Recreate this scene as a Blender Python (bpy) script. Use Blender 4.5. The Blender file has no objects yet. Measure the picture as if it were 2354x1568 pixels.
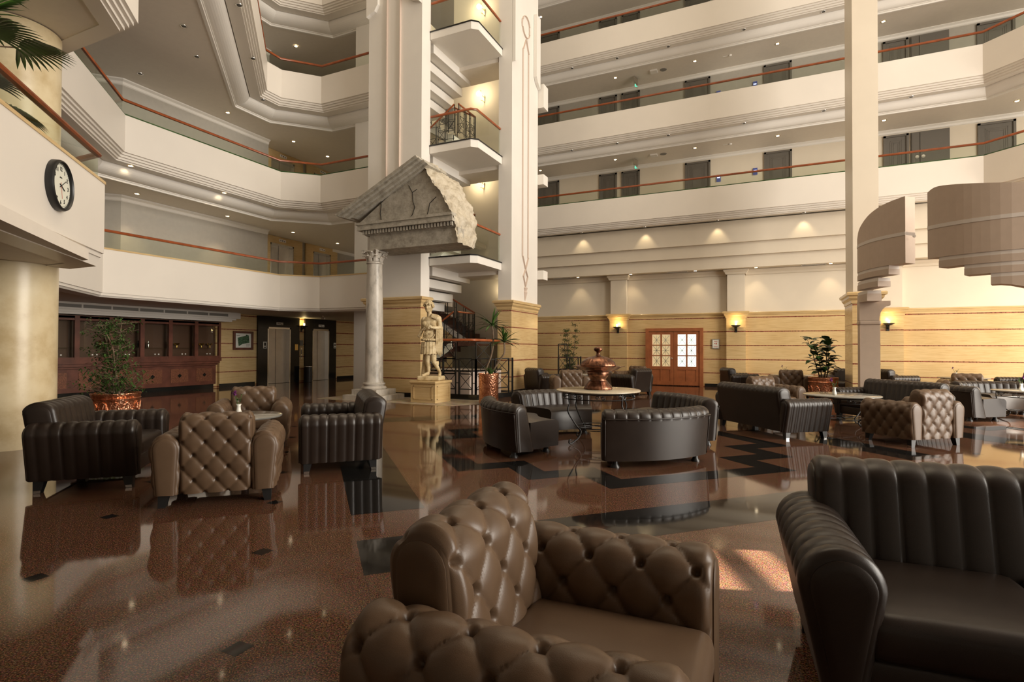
import bpy, bmesh, math, random
from math import pi, sin, cos, sqrt, radians, atan2
from mathutils import Vector, Matrix
import numpy as np
random.seed(7)
SC = bpy.context.scene
COL = SC.collection
# ------------------------------------------------------------ camera
CAM_H = 1.42
yaw, pit, rol = radians(25.0205), radians(0.7437), radians(0.1958)
r_ = Vector((cos(yaw), sin(yaw), 0)); f_ = Vector((-sin(yaw), cos(yaw), 0)); u_ = Vector((0, 0, 1))
f2 = cos(pit)*f_ + sin(pit)*u_; u2 = -sin(pit)*f_ + cos(pit)*u_
r3 = cos(rol)*r_ + sin(rol)*u2; u3 = -sin(rol)*r_ + cos(rol)*u2
cd = bpy.data.cameras.new('camera'); cam = bpy.data.objects.new('camera', cd); COL.objects.link(cam)
m = Matrix.Identity(4)
for i in range(3):
    m[i][0] = r3[i]; m[i][1] = u3[i]; m[i][2] = -f2[i]
m[2][3] = CAM_H
cam.matrix_world = m
cd.sensor_width = 36; cd.lens = 1248.236/2354*36; cd.clip_start = .05; cd.clip_end = 200
SC.camera = cam
# ------------------------------------------------------------ colour management, world, big lights
vs = SC.view_settings
vs.view_transform = 'Standard'; vs.look = 'None'; vs.gamma = 1; vs.exposure = 0.5; vs.use_curve_mapping = False
SC.cycles.max_bounces = 7; SC.cycles.diffuse_bounces = 4; SC.cycles.glossy_bounces = 4
SC.cycles.transmission_bounces = 4; SC.cycles.transparent_max_bounces = 10
SC.cycles.caustics_reflective = False; SC.cycles.caustics_refractive = False
SC.cycles.sample_clamp_indirect = 4; SC.cycles.use_denoising = True
try:
    SC.cycles.denoising_prefilter = 'ACCURATE'
except Exception:
    pass
W = bpy.data.worlds.new('sky'); SC.world = W; W.use_nodes = True
bg = W.node_tree.nodes['Background']; bg.inputs[0].default_value = (1.0, .86, .68, 1); bg.inputs[1].default_value = .25

def lamp(name, kind, loc, rot, energy, color=(1, .9, .78), **kw):
    l = bpy.data.lights.new(name, kind); l.energy = energy; l.color = color
    for k, v in kw.items(): setattr(l, k, v)
    o = bpy.data.objects.new(name, l); COL.objects.link(o); o.location = loc; o.rotation_euler = rot
    return o
def aim(loc, to):
    return (Vector(to)-Vector(loc)).to_track_quat('-Z', 'Y').to_euler()
# the glazed roof over the atrium and the tall glazed front on the right
lamp('skylight', 'AREA', (-4, 12, 23), (0, 0, 0), 1000, (1, .80, .55), shape='RECTANGLE', size=15, size_y=13)
L = (18.5, 7.5, 7)
lamp('glazed_front', 'AREA', L, aim(L, (-8, 13, 6)), 5300, (1, .93, .83), shape='RECTANGLE', size=13, size_y=14)
L = (9.5, 19.0, 2.2)
lamp('garden_window', 'AREA', L, aim(L, (0, 19.6, 1.5)), 170, (1, .82, .60), shape='RECTANGLE', size=3.2, size_y=3.6)

# narrow spot for the sun patch on the floor, then an added bounce spot
L = (12.0, 9.0, 6.2)
lamp('sun_shaft', 'SPOT', L, aim(L, (-.08, 3.86, 0)), 110000, (1, .93, .80), spot_size=radians(2.7), spot_blend=.15, shadow_soft_size=.01)
L = (14.5, 6, 12)
lamp('floor_bounce_spot', 'SPOT', L, aim(L, (7.6, 12.5, 0)), 45000, (1, .90, .74), spot_size=radians(24), spot_blend=.3, shadow_soft_size=.05)  # added off-frame spot whose floor bounce brightens the right-hand ceilings

# ------------------------------------------------------------ materials
MAT = {}
class NT:
    def __init__(s, name):
        s.m = bpy.data.materials.new(name); s.m.use_nodes = True
        s.t = s.m.node_tree; s.b = s.t.nodes['Principled BSDF']
        MAT[name] = s.m
    def n(s, ty, **kw):
        x = s.t.nodes.new(ty)
        for k, v in kw.items(): setattr(x, k, v)
        return x
    def l(s, a, b): s.t.links.new(a, b)
    def set(s, **kw):
        for k, v in kw.items():
            k = {'col': 'Base Color', 'rough': 'Roughness', 'metal': 'Metallic', 'spec': 'Specular IOR Level', 'trans': 'Transmission Weight',
                 'ior': 'IOR', 'alpha': 'Alpha', 'coat': 'Coat Weight', 'em': 'Emission Color', 'ems': 'Emission Strength', 'sheen': 'Sheen Weight'}[k]
            if isinstance(v, tuple) and len(v) == 3: v = (*v, 1)
            s.b.inputs[k].default_value = v
    def noise(s, scale, detail=3, rough=.5, coord='Object', sc=None):
        tc = s.n('ShaderNodeTexCoord'); no = s.n('ShaderNodeTexNoise')
        no.inputs['Scale'].default_value = scale; no.inputs['Detail'].default_value = detail; no.inputs['Roughness'].default_value = rough
        if sc:
            mp = s.n('ShaderNodeMapping'); mp.inputs['Scale'].default_value = sc
            s.l(tc.outputs[coord], mp.inputs['Vector']); s.l(mp.outputs[0], no.inputs['Vector'])
        else: s.l(tc.outputs[coord], no.inputs['Vector'])
        return no.outputs['Fac']
    def ramp(s, fac, stops):
        r = s.n('ShaderNodeValToRGB'); e = r.color_ramp.elements
        while len(e) < len(stops): e.new(.5)
        for i, (p, c) in enumerate(stops):
            e[i].position = p; e[i].color = (*c, 1)
        s.l(fac, r.inputs[0]); return r.outputs[0]
    def mix(s, fac, a, b, mode='MIX'):
        x = s.n('ShaderNodeMix', data_type='RGBA', blend_type=mode)
        for sock, v in ((x.inputs[0], fac), (x.inputs[6], a), (x.inputs[7], b)):
            if hasattr(v, 'links'): s.l(v, sock)
            else: sock.default_value = v if isinstance(v, (int, float)) else (*v, 1)
        return x.outputs[2]
    def math(s, op, a, b=0.0, c=None):
        x = s.n('ShaderNodeMath', operation=op)
        for i, v in enumerate((a, b) if c is None else (a, b, c)):
            if hasattr(v, 'links'): s.l(v, x.inputs[i])
            else: x.inputs[i].default_value = v
        return x.outputs[0]
    def bump(s, h, strength=.3, dist=.01):
        b = s.n('ShaderNodeBump'); b.inputs['Strength'].default_value = strength; b.inputs['Distance'].default_value = dist
        s.l(h, b.inputs['Height']); s.l(b.outputs[0], s.b.inputs['Normal'])
    def color(s, c): s.l(c, s.b.inputs['Base Color'])

def simple(name, col, rough=.5, metal=0, var=.0, vs_=8, bump=0, bs=60, **kw):
    t = NT(name); t.set(col=col, rough=rough, metal=metal, **kw)
    if var:
        f = t.noise(vs_, 4)
        t.color(t.ramp(f, [(.3, tuple(c*(1-var) for c in col)), (.7, tuple(min(1, c*(1+var)) for c in col))]))
    if bump: t.bump(t.noise(bs, 3), bump, .005)
    return t
simple('plaster', (.78, .745, .69), .62, var=.02, vs_=1.5)
simple('plaster_cream', (.70, .62, .50), .45, var=.03, vs_=1.2)
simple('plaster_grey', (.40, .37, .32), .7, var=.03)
simple('ceiling_paint', (.74, .68, .60), .55, var=.02)
simple('fascia_paint', (.76, .71, .64), .38, var=.02, vs_=1.0)
simple('pink_trim', (.62, .50, .42), .6)
simple('beige_render', (.50, .395, .31), .6, var=.03)
simple('white_strip', (.62, .56, .50), .5)
simple('black_stone', (.012, .012, .011), .12, var=.2, vs_=30)
simple('black_paint', (.012, .012, .012), .38)
simple('chrome', (.75, .74, .72), .15, 1)
simple('steel', (.62, .58, .52), .36, 1, var=.06, vs_=3)
simple('brass', (.75, .52, .18), .25, 1)
simple('rail_wood', (.30, .075, .022), .28, var=.25, vs_=6)
simple('door_wood', (.36, .12, .045), .38, var=.15, vs_=5)
simple('dark_wood', (.125, .043, .027), .32, var=.3, vs_=4)
simple('burr_wood', (.17, .065, .035), .3, var=.6, vs_=45)
simple('cabinet_inside', (.10, .045, .03), .4)
simple('room_door_paint', (.135, .12, .10), .5)
simple('clock_face', (.72, .72, .62), .5)
simple('paper', (.75, .75, .68), .7)
simple('map_green', (.06, .12, .06), .7, var=.8, vs_=25)
simple('blue_tape', (.02, .10, .22), .5)
simple('yellow_sign', (.75, .45, .05), .5)
simple('red_print', (.5, .08, .05), .5)
simple('soil', (.03, .02, .012), .9)
simple('bark', (.20, .14, .09), .8, var=.3, vs_=20)
simple('leaf', (.045, .10, .018), .42, var=.5, vs_=9)
simple('leaf_dark', (.028, .075, .015), .3, var=.4, vs_=6)
simple('leaf_palm', (.055, .11, .025), .4, var=.5, vs_=5)
simple('petal', (.16, .02, .16), .6)
simple('porcelain', (.75, .73, .66), .3)
simple('stair_stone', (.10, .045, .035), .3, var=.3, vs_=25)
simple('table_stone', (.55, .47, .34), .15, var=.1, vs_=30)
simple('glass_top', (.26, .25, .22), .08)
simple('vent_grey', (.22, .21, .19), .6)
simple('sign_green', (.02, .25, .15), .5, em=(.2, 1, .7), ems=.6)
simple('panel_blue', (.01, .01, .03), .3, em=(.35, .4, 1), ems=.12)
simple('digit_light', (.3, .3, .8), .4, em=(.55, .6, 1), ems=3.5)
simple('lit_lens', (1, .9, .7), .4, em=(1, .80, .52), ems=10)
simple('globe', (1, .95, .8), .3, em=(1, .82, .52), ems=9)
simple('dark_lens', (.05, .045, .04), .4)
simple('warm_glow', (.7, .5, .3), .4, em=(1, .72, .42), ems=.42)  # glow put behind the left door leaf for the daylit outside
simple('daylight_glow', (.8, .85, .8), .4, em=(.93, 1, .93), ems=1.3)  # glow put behind the right door leaf for daylight
def leather(name, a, b, rough):
    t = NT(name); t.set(rough=rough, spec=.45)
    t.color(t.ramp(t.noise(5, 4), [(.3, a), (.7, b)]))
    tc = t.n('ShaderNodeTexCoord'); v = t.n('ShaderNodeTexVoronoi'); v.inputs['Scale'].default_value = 420
    t.l(tc.outputs['Object'], v.inputs['Vector']); t.bump(v.outputs['Distance'], .10, .002)
leather('leather_dark', (.017, .0112, .0082), (.024, .016, .012), .34)
leather('leather_taupe', (.100, .060, .034), (.120, .074, .043), .38)
# copper, hammered and embossed
t = NT('copper'); t.set(rough=.33, metal=1)
f = t.noise(9, 5); t.color(t.ramp(f, [(.3, (.55, .22, .11)), (.6, (.86, .44, .27)), (.8, (.95, .58, .40))]))
tc = t.n('ShaderNodeTexCoord'); v = t.n('ShaderNodeTexVoronoi'); v.inputs['Scale'].default_value = 26
t.l(tc.outputs['Object'], v.inputs['Vector']); t.bump(v.outputs['Distance'], .8, .012)
t = NT('copper_old'); t.set(rough=.3, metal=.95)
f = t.noise(14, 5); t.color(t.ramp(f, [(.32, (.07, .035, .024)), (.56, (.26, .12, .07)), (.8, (.58, .29, .17))])); t.bump(t.noise(40, 3), .25, .01)
# granite floor with diagonal joints
t = NT('granite'); t.set(spec=.5)
tc = t.n('ShaderNodeTexCoord')
v = t.n('ShaderNodeTexVoronoi'); v.inputs['Scale'].default_value = 110; t.l(tc.outputs['Object'], v.inputs['Vector'])
n1 = t.noise(120, 2, .8); n2 = t.noise(.8, 2)
g = t.ramp(n1, [(.38, (.010, .006, .005)), (.46, (.060, .026, .015)), (.56, (.150, .070, .040)), (.70, (.27, .165, .105))])
g = t.mix(.35, g, v.outputs['Color'], 'SOFT_LIGHT')
sx = t.n('ShaderNodeSeparateXYZ'); t.l(tc.outputs['Object'], sx.inputs[0])
def joint(expr, off):
    q = t.math('MULTIPLY', expr, .70711); q = t.math('SUBTRACT', q, off); q = t.math('DIVIDE', q, .6367)
    q = t.math('ADD', q, 100.0); q = t.math('FRACT', q); q = t.math('SUBTRACT', q, .5); q = t.math('ABSOLUTE', q)
    return t.math('GREATER_THAN', q, .4975)
ja = joint(t.math('ADD', sx.outputs[0], sx.outputs[1]), -.33)
jb = joint(t.math('SUBTRACT', sx.outputs[1], sx.outputs[0]), 2.87)
jj = t.math('MAXIMUM', ja, jb)
t.color(t.mix(jj, g, (.05, .035, .025)))
r = t.math('MULTIPLY', n2, .05); r = t.math('ADD', r, .035); t.l(r, t.b.inputs['Roughness'])
# black inlay with the same joints
k = NT('granite_black'); k.set(spec=.5, rough=.05)
k.color(k.ramp(k.noise(150, 2), [(.4, (.006, .006, .006)), (.75, (.022, .021, .02))]))
k = NT('mosaic'); k.set(rough=.35)
tc = k.n('ShaderNodeTexCoord'); v = k.n('ShaderNodeTexVoronoi'); v.inputs['Scale'].default_value = 14; k.l(tc.outputs['Object'], v.inputs['Vector'])
k.color(k.mix(.25, k.ramp(k.noise(5, 3), [(.35, (.22, .17, .11)), (.65, (.48, .40, .29))]), v.outputs['Color'], 'SOFT_LIGHT'))
# travertine: long horizontal streaks and red stone lines every 0.5 m
def travertine(name, z0, dz, tint=1.0, line=True, sc=(.5, .5, 7)):
    t = NT(name); t.set(rough=.22, spec=.4)
    a = t.noise(4.0, 6, .6, sc=sc); b = t.noise(1.3, 3)
    c = t.ramp(a, [(.25, tuple(x*tint for x in (.50, .345, .165))), (.5, tuple(x*tint for x in (.60, .435, .225))), (.75, tuple(x*tint for x in (.66, .495, .275)))])
    c = t.mix(.3, c, t.ramp(b, [(.35, (.45, .38, .28)), (.65, (.75, .70, .6))]), 'SOFT_LIGHT')
    if line:
        tc = t.n('ShaderNodeTexCoord'); sp = t.n('ShaderNodeSeparateXYZ'); t.l(tc.outputs['Object'], sp.inputs[0])
        q = t.math('SUBTRACT', sp.outputs[2], z0); q = t.math('DIVIDE', q, dz); q = t.math('ADD', q, 50.0); q = t.math('FRACT', q)
        q = t.math('SUBTRACT', q, .5); q = t.math('ABSOLUTE', q)
        wob = t.math('MULTIPLY', t.noise(14, 2), .016)
        q = t.math('ADD', q, wob); ln = t.math('GREATER_THAN', q, .474)
        lc = t.ramp(t.noise(30, 3), [(.35, (.13, .035, .02)), (.65, (.36, .13, .075))])
        c = t.mix(ln, c, lc)
        # vertical joints
    t.color(c); t.bump(a, .08, .01)
travertine('travertine', .54, .505)
travertine('travertine_wall', .52, .51)
travertine('travertine_plain', 0, 1, 1.0, False)
t = NT('cream_marble'); t.set(rough=.3)
t.color(t.ramp(t.noise(2.2, 6, .6), [(.3, (.52, .40, .22)), (.5, (.66, .55, .35)), (.7, (.72, .62, .42))]))
t = NT('marble'); t.set(rough=.38)
t.color(t.ramp(t.noise(2.5, 8, .65, sc=(2.2, 2.2, .8)), [(.3, (.26, .235, .20)), (.5, (.50, .46, .40)), (.7, (.62, .57, .50))]))
t = NT('fragment_stone'); t.set(rough=.8)
t.color(t.ramp(t.noise(6, 8, .7), [(.3, (.24, .215, .17)), (.5, (.40, .365, .30)), (.7, (.52, .48, .41))])); t.bump(t.noise(22, 6, .7), .5, .02)
t = NT('broken_stone'); t.set(rough=.85)
t.color(t.ramp(t.noise(5, 8, .7), [(.3, (.34, .28, .19)), (.5, (.60, .53, .41)), (.75, (.74, .68, .57))])); t.bump(t.noise(9, 7, .7), .9, .05)
t = NT('statue_stone'); t.set(rough=.6)
t.color(t.ramp(t.noise(7, 7, .65), [(.3, (.36, .25, .11)), (.5, (.62, .49, .28)), (.7, (.74, .63, .42))])); t.bump(t.noise(30, 5), .25, .01)
# thin architectural glass: clear, slightly green, with a sharp reflection
t = NT('glass'); nt = t.t
nt.nodes.remove(t.b)
out = nt.nodes['Material Output']; tr = t.n('ShaderNodeBsdfTransparent'); tr.inputs[0].default_value = (.925, .945, .905, 1)
gl = t.n('ShaderNodeBsdfGlossy'); gl.inputs['Roughness'].default_value = .02; gl.inputs[0].default_value = (.9, .9, .9, 1)
fr = t.n('ShaderNodeFresnel'); fr.inputs[0].default_value = 1.28; mx = t.n('ShaderNodeMixShader')
ge = t.n('ShaderNodeNewGeometry'); bf = t.math('SUBTRACT', 1.0, ge.outputs['Backfacing']); t.l(t.math('MULTIPLY', fr.outputs[0], bf), mx.inputs[0]); t.l(tr.outputs[0], mx.inputs[1]); t.l(gl.outputs[0], mx.inputs[2]); t.l(mx.outputs[0], out.inputs[0])

# ------------------------------------------------------------ mesh helpers
class MB:
    def __init__(s): s.v = []; s.f = []; s.mi = []; s.cur = 0
    def add(s, vs, fs):
        o = len(s.v); s.v += [tuple(p) for p in vs]
        for f in fs: s.f.append([o+i for i in f]); s.mi.append(s.cur)
        return s
    def box(s, x0, x1, y0, y1, z0, z1):
        return s.add([(x0,y0,z0),(x1,y0,z0),(x1,y1,z0),(x0,y1,z0),(x0,y0,z1),(x1,y0,z1),(x1,y1,z1),(x0,y1,z1)],
                     [(3,2,1,0),(4,5,6,7),(0,1,5,4),(1,2,6,5),(2,3,7,6),(3,0,4,7)])
    def obox(s, c, ax, L, Wd, z0, z1):       # box centred at c, its length along angle ax
        dx, dy = cos(ax), sin(ax); P = []
        for z in (z0, z1):
            for a, b in ((-1,-1),(1,-1),(1,1),(-1,1)):
                P.append((c[0]+a*L/2*dx-b*Wd/2*dy, c[1]+a*L/2*dy+b*Wd/2*dx, z))
        return s.add(P, [(3,2,1,0),(4,5,6,7),(0,1,5,4),(1,2,6,5),(2,3,7,6),(3,0,4,7)])
    def prism(s, poly, z0, z1):
        n = len(poly); ar = sum(poly[i][0]*poly[(i+1)%n][1]-poly[(i+1)%n][0]*poly[i][1] for i in range(n))
        if ar < 0: poly = poly[::-1]
        return s.add([(x,y,z0) for x,y in poly]+[(x,y,z1) for x,y in poly],
                     [tuple(range(n))[::-1], tuple(range(n,2*n))]+[(i,(i+1)%n,n+(i+1)%n,n+i) for i in range(n)])
    def bar(s, a, b, w=.02, h=None):         # square bar between two points
        a = Vector(a); b = Vector(b); d = b-a
        if d.length < 1e-6: return s
        d.normalize(); up = Vector((0,0,1)) if abs(d.z) < .9 else Vector((1,0,0))
        x = d.cross(up).normalized()*w/2; y = x.normalized().cross(d)*(h or w)/2
        P = [a-x-y,a+x-y,a+x+y,a-x+y,b-x-y,b+x-y,b+x+y,b-x+y]
        return s.add(P, [(3,2,1,0),(4,5,6,7),(0,1,5,4),(1,2,6,5),(2,3,7,6),(3,0,4,7)])
    def tube(s, pts, r, n=8, cap=True):
        pts = [Vector(p) for p in pts]; o = len(s.v); m_ = len(pts)
        rs = r if hasattr(r, '__len__') else [r]*m_
        t0 = (pts[1]-pts[0]).normalized(); up = Vector((0,0,1)) if abs(t0.z) < .9 else Vector((1,0,0))
        x = t0.cross(up).normalized(); V = []
        for i, p in enumerate(pts):
            a = pts[max(i-1,0)]; b = pts[min(i+1,m_-1)]; t_ = (b-a).normalized()
            x = (x-t_*x.dot(t_)).normalized(); y = t_.cross(x)
            for k in range(n): V.append(p+(x*cos(2*pi*k/n)+y*sin(2*pi*k/n))*rs[i])
        F = [(i*n+k, i*n+(k+1)%n, (i+1)*n+(k+1)%n, (i+1)*n+k) for i in range(m_-1) for k in range(n)]
        if cap: F += [tuple(range(n))[::-1], tuple(range((m_-1)*n, m_*n))]
        return s.add(V, F)
    def lathe(s, prof, c=(0,0,0), n=32, fn=None, cap=True):    # prof: (r,z) from the bottom up
        V = []; m_ = len(prof)
        for i, (r, z) in enumerate(prof):
            for k in range(n):
                a = 2*pi*k/n; rr = r*(fn(a, i) if fn else 1); V.append((c[0]+rr*cos(a), c[1]+rr*sin(a), c[2]+z))
        F = [(i*n+k, i*n+(k+1)%n, (i+1)*n+(k+1)%n, (i+1)*n+k) for i in range(m_-1) for k in range(n)]
        if cap: F += [tuple(range(n))[::-1], tuple(range((m_-1)*n, m_*n))]
        return s.add(V, F)
    def sweep(s, path, prof, closed=True):   # sweep a section (d to the LEFT of the path, z) along a plan polyline with mitres
        n = len(path); k = len(prof); V = []
        for i in range(n):
            p = Vector(path[i]).to_2d()
            d0 = (p-Vector(path[i-1]).to_2d()).normalized() if i else None
            d1 = (Vector(path[i+1]).to_2d()-p).normalized() if i < n-1 else None
            if d0 is None: d0 = d1
            if d1 is None: d1 = d0
            n0 = Vector((-d0.y, d0.x)); n1 = Vector((-d1.y, d1.x)); nn = (n0+n1); nn /= max(nn.dot(n0), .15)
            for d, z in prof: V.append((p.x+nn.x*d, p.y+nn.y*d, z))
        F = []
        for i in range(n-1):
            for j in range(k if closed else k-1):
                F.append((i*k+j, i*k+(j+1)%k, (i+1)*k+(j+1)%k, (i+1)*k+j))
        if closed: F += [tuple(range(k))[::-1], tuple(range((n-1)*k, n*k))]
        return s.add(V, F)
    def xf(s, M):
        s.v = [tuple(M @ Vector(p)) for p in s.v]; return s
def obj(name, mb, mat, parent=None, smooth=False, **props):
    me = bpy.data.meshes.new(name); me.from_pydata(mb.v, [], mb.f)
    mats = mat if isinstance(mat, (list, tuple)) else [mat]
    for q in mats: me.materials.append(MAT[q])
    if len(mats) > 1: me.polygons.foreach_set('material_index', mb.mi)
    if smooth:
        me.polygons.foreach_set('use_smooth', [True]*len(me.polygons))
        if smooth != 'all': me.set_sharp_from_angle(angle=radians(smooth if smooth is not True and smooth > 1 else 38))
    b_ = bmesh.new(); b_.from_mesh(me); bmesh.ops.recalc_face_normals(b_, faces=b_.faces); b_.to_mesh(me); b_.free()
    me.update()
    o = bpy.data.objects.new(name, me); COL.objects.link(o)
    if parent: o.parent = parent
    for a, b in props.items(): o[a] = b
    return o
def thing(name, label, cat, loc=(0,0,0), rz=0, group=None, kind=None):
    o = bpy.data.objects.new(name, None); COL.objects.link(o); o.empty_display_size = .1
    o.location = loc; o.rotation_euler = (0,0,rz)
    o['label'] = label; o['category'] = cat
    if group: o['group'] = group
    if kind: o['kind'] = kind
    return o
def tag(o, label, cat, group=None, loc=None, rz=None):
    o['label'] = label; o['category'] = cat
    if group: o['group'] = group
    if loc is not None: o.location = loc
    if rz is not None: o.rotation_euler = (0,0,rz)
    return o
def struct(name, mb, mat, smooth=False): return obj(name, mb, mat, None, smooth, kind='structure')
def dup(root, loc=None, rz=None, label=None, group=None):
    r = root.copy(); COL.objects.link(r)
    if loc is not None: r.location = loc
    if rz is not None: r.rotation_euler = (0,0,rz)
    if label: r['label'] = label
    if group: r['group'] = group
    for ch in list(root.children):
        c = ch.copy(); COL.objects.link(c); c.parent = r
        for g in list(ch.children):
            d = g.copy(); COL.objects.link(d); d.parent = c
    return r
def rbox(x0, x1, y0, y1, z0, z1, r=.02, seg=3, crown=0, sub=0):
    b_ = bmesh.new(); bmesh.ops.create_cube(b_, size=1)
    for v in b_.verts: v.co = Vector(((x0+x1)/2+v.co.x*(x1-x0), (y0+y1)/2+v.co.y*(y1-y0), (z0+z1)/2+v.co.z*(z1-z0)))
    bmesh.ops.bevel(b_, geom=b_.edges[:], offset=r, segments=seg, profile=.5, affect='EDGES')
    if sub:
        bmesh.ops.subdivide_edges(b_, edges=[e for e in b_.edges if e.calc_length() > .12], cuts=sub, use_grid_fill=True)
    if crown:
        for v in b_.verts:
            if v.co.z > z1-r*.6:
                fx = 1-((v.co.x-(x0+x1)/2)/((x1-x0)/2))**2; fy = 1-((v.co.y-(y0+y1)/2)/((y1-y0)/2))**2
                v.co.z += crown*max(fx,0)*max(fy,0)
    mb = MB(); mb.add([v.co[:] for v in b_.verts], [[v.index for v in f.verts] for f in b_.faces]); b_.free()
    return mb
def join(*ms):
    o = MB()
    for m_ in ms:
        k = len(o.v); o.v += m_.v; o.f += [[k+i for i in f] for f in m_.f]; o.mi += m_.mi
    return o
def arc(cx, cy, r, a0, a1, n, ry=None):
    return [(cx+r*cos(a0+(a1-a0)*i/n), cy+(ry or r)*sin(a0+(a1-a0)*i/n)) for i in range(n+1)]
def resample(P, n):
    P = [Vector((a, b)) for a, b in P]; L_ = [0]
    for i in range(1, len(P)): L_.append(L_[-1]+(P[i]-P[i-1]).length)
    out = []; j = 0
    for i in range(n+1):
        t_ = L_[-1]*i/n
        while j < len(P)-2 and L_[j+1] < t_: j += 1
        q = (t_-L_[j])/max(L_[j+1]-L_[j], 1e-9); out.append(P[j].lerp(P[j+1], min(max(q,0),1)))
    return out, L_[-1]
def wrapm(prof, x0, x1, res, disp, edge=.03, drop=.02, fmap=None, resv=None):
    """An upholstered roll: open section PROF (y,z) from one foot over the top to the other, along x, pushed out by disp(s,t)."""
    _, Lt = resample(prof, 10); nv = max(8, int(Lt/(resv or res))); nu = max(6, int((x1-x0)/res))
    P, Lt = resample(prof, nv); Nn = []
    for j in range(nv+1):
        d = P[min(j+1, nv)]-P[max(j-1, 0)]; d.normalize(); Nn.append(Vector((d.y, -d.x)))
    V = []; W_ = x1-x0
    for i in range(nu+1):
        x = x0+W_*i/nu; s_ = W_*i/nu; e = min(s_, W_-s_)
        fall = -drop*(1-min(e/edge, 1))**2 if edge else 0
        for j in range(nv+1):
            t_ = Lt*j/nv; h = (disp(s_-W_/2, t_)*min(1, e/edge*1.2+.15) if edge else disp(s_-W_/2, t_))+fall
            q = P[j]+Nn[j]*h
            V.append((x, q.x, q.y))
    n = nv+1
    F = [(i*n+j, (i+1)*n+j, (i+1)*n+j+1, i*n+j+1) for i in range(nu) for j in range(nv)]
    F.append([j for j in range(n)]); F.append([nu*n+j for j in range(n)][::-1])
    if fmap: V = [fmap(*p) for p in V]
    return MB().add(V, F)
def endpanel(prof, x, sgn, inset=.03, out=.012, n=40):
    """Smooth closing panel with a rounded top, set on the end of a roll."""
    P, _ = resample(prof, n); cx = sum(p.x for p in P)/len(P)
    Nn = []
    for j in range(n+1):
        d = P[min(j+1, n)]-P[max(j-1, 0)]; d.normalize(); Nn.append(Vector((d.y, -d.x)))
    rings = []
    for (ins, dx) in ((inset-.004, -.03), (inset-.002, out*.5), (inset+.006, out), (inset+.03, out+.004)):
        rings.append([(x+sgn*dx, (P[j]-Nn[j]*ins).x, (P[j]-Nn[j]*ins).y) for j in range(n+1)])
    V = sum(rings, []); k = n+1; F = []
    for r in range(3):
        for j in range(n): F.append((r*k+j, r*k+j+1, (r+1)*k+j+1, (r+1)*k+j))
        F.append((r*k+n, r*k, (r+1)*k, (r+1)*k+n))
    for j in range(n//2): F.append([3*k+j, 3*k+j+1, 3*k+n-j-1, 3*k+n-j] if j+1 < n-j-1 else [3*k+j, 3*k+j+1, 3*k+n-j])
    return MB().add(V, F)
def swapxy(mb):   # roll running along y instead of x
    mb.v = [(b, a, c) for a, b, c in mb.v]; return mb
def shift(mb, x=0, y=0, z=0, mx=False):
    mb.v = [((-a if mx else a)+x, b+y, c+z) for a, b, c in mb.v]; return mb

# ------------------------------------------------------------ floor with its inlay
def W2(a, b): return ((a-b)/sqrt(2), (a+b)/sqrt(2))
fl = MB(); fl.box(-24, 16, -6, 27, -.3, 0)
fl.cur = 1
def inlay(*ab):
    P = [W2(a, b) for a, b in ab]
    n = len(P); ar = sum(P[i][0]*P[(i+1)%n][1]-P[(i+1)%n][0]*P[i][1] for i in range(n))
    if ar < 0: P = P[::-1]
    fl.add([(x, y, .0006) for x, y in P], [tuple(range(n))])
def irect(a0, a1, b0, b1): inlay((a0,b0),(a1,b0),(a1,b1),(a0,b1))
def frame_of(a0, b0, mirror=True):
    # outer frame: four strips, then the stepped ring; a0,b0 = centre
    h = 3.76
    irect(a0-h, a0-h+.63, b0-2.55, b0+2.55); irect(a0+h-.63, a0+h, b0-2.55, b0+2.55)
    irect(a0-h, a0+h, b0-3.84, b0-3.20); irect(a0-h, a0+h, b0+3.20, b0+3.84)
    w = .32
    # one quarter path of the ring: centre line
    q = [(0, -2.36), (1.08, -2.36), (1.08, -1.74), (1.72, -1.74), (1.72, -1.10), (2.34, -1.10), (2.34, 0)]
    e = w/2
    for sy_ in (1, -1):      # top and bottom runs
        Y0, Y1 = sorted((sy_*(-2.36)-e, sy_*(-2.36)+e)); irect(a0-1.08-e, a0+1.08+e, b0+Y0, b0+Y1)
        for sx_ in (1, -1):
            def rr_(x0, x1, y0, y1):
                X0, X1 = sorted((sx_*x0, sx_*x1)); Q0, Q1 = sorted((sy_*y0, sy_*y1)); irect(a0+X0, a0+X1, b0+Q0, b0+Q1)
            rr_(1.08-e, 1.08+e, -2.36+e, -1.74+e); rr_(1.08+e, 1.72+e, -1.74-e, -1.74+e)
            rr_(1.72-e, 1.72+e, -1.74+e, -1.10+e); rr_(1.72+e, 2.34+e, -1.10-e, -1.10+e)
            rr_(2.34-e, 2.34+e, -1.10+e, 0)
frame_of(4.06, 7.35)
frame_of(13.6, 7.35)
for a, b in ((-.33,2.86),(-.33,4.15),(-.33,5.43),(-1.6,4.15),(-1.6,5.43),(-1.6,2.86),(-2.87,4.15),(-2.87,5.43),(-.33,6.7),(-1.6,6.7),(-.33,7.98),(8.5,4.8),(8.5,7.3),(8.5,9.8),(8.5,3.6),(-1.6,8),(-.33,9.25),(-.33,10.5)):
    inlay((a-.072,b),(a,b-.072),(a+.072,b),(a,b+.072))
fl.cur = 2
P = [(-11.3,11.35),(-6.9,11.35),(-6.6,12.0),(-6.6,13.25),(-11.3,13.25)]
fl.add([(x,y,.0007) for x,y in P], [tuple(range(5))])
struct('floor', fl, ['granite','granite_black','mosaic'])

# ------------------------------------------------------------ back wall (right of the tower), pilasters, door, ceiling steps
YW = 21.45
w = MB(); w.box(-16, 12.5, YW, YW+.3, 0, 2.62)
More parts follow.
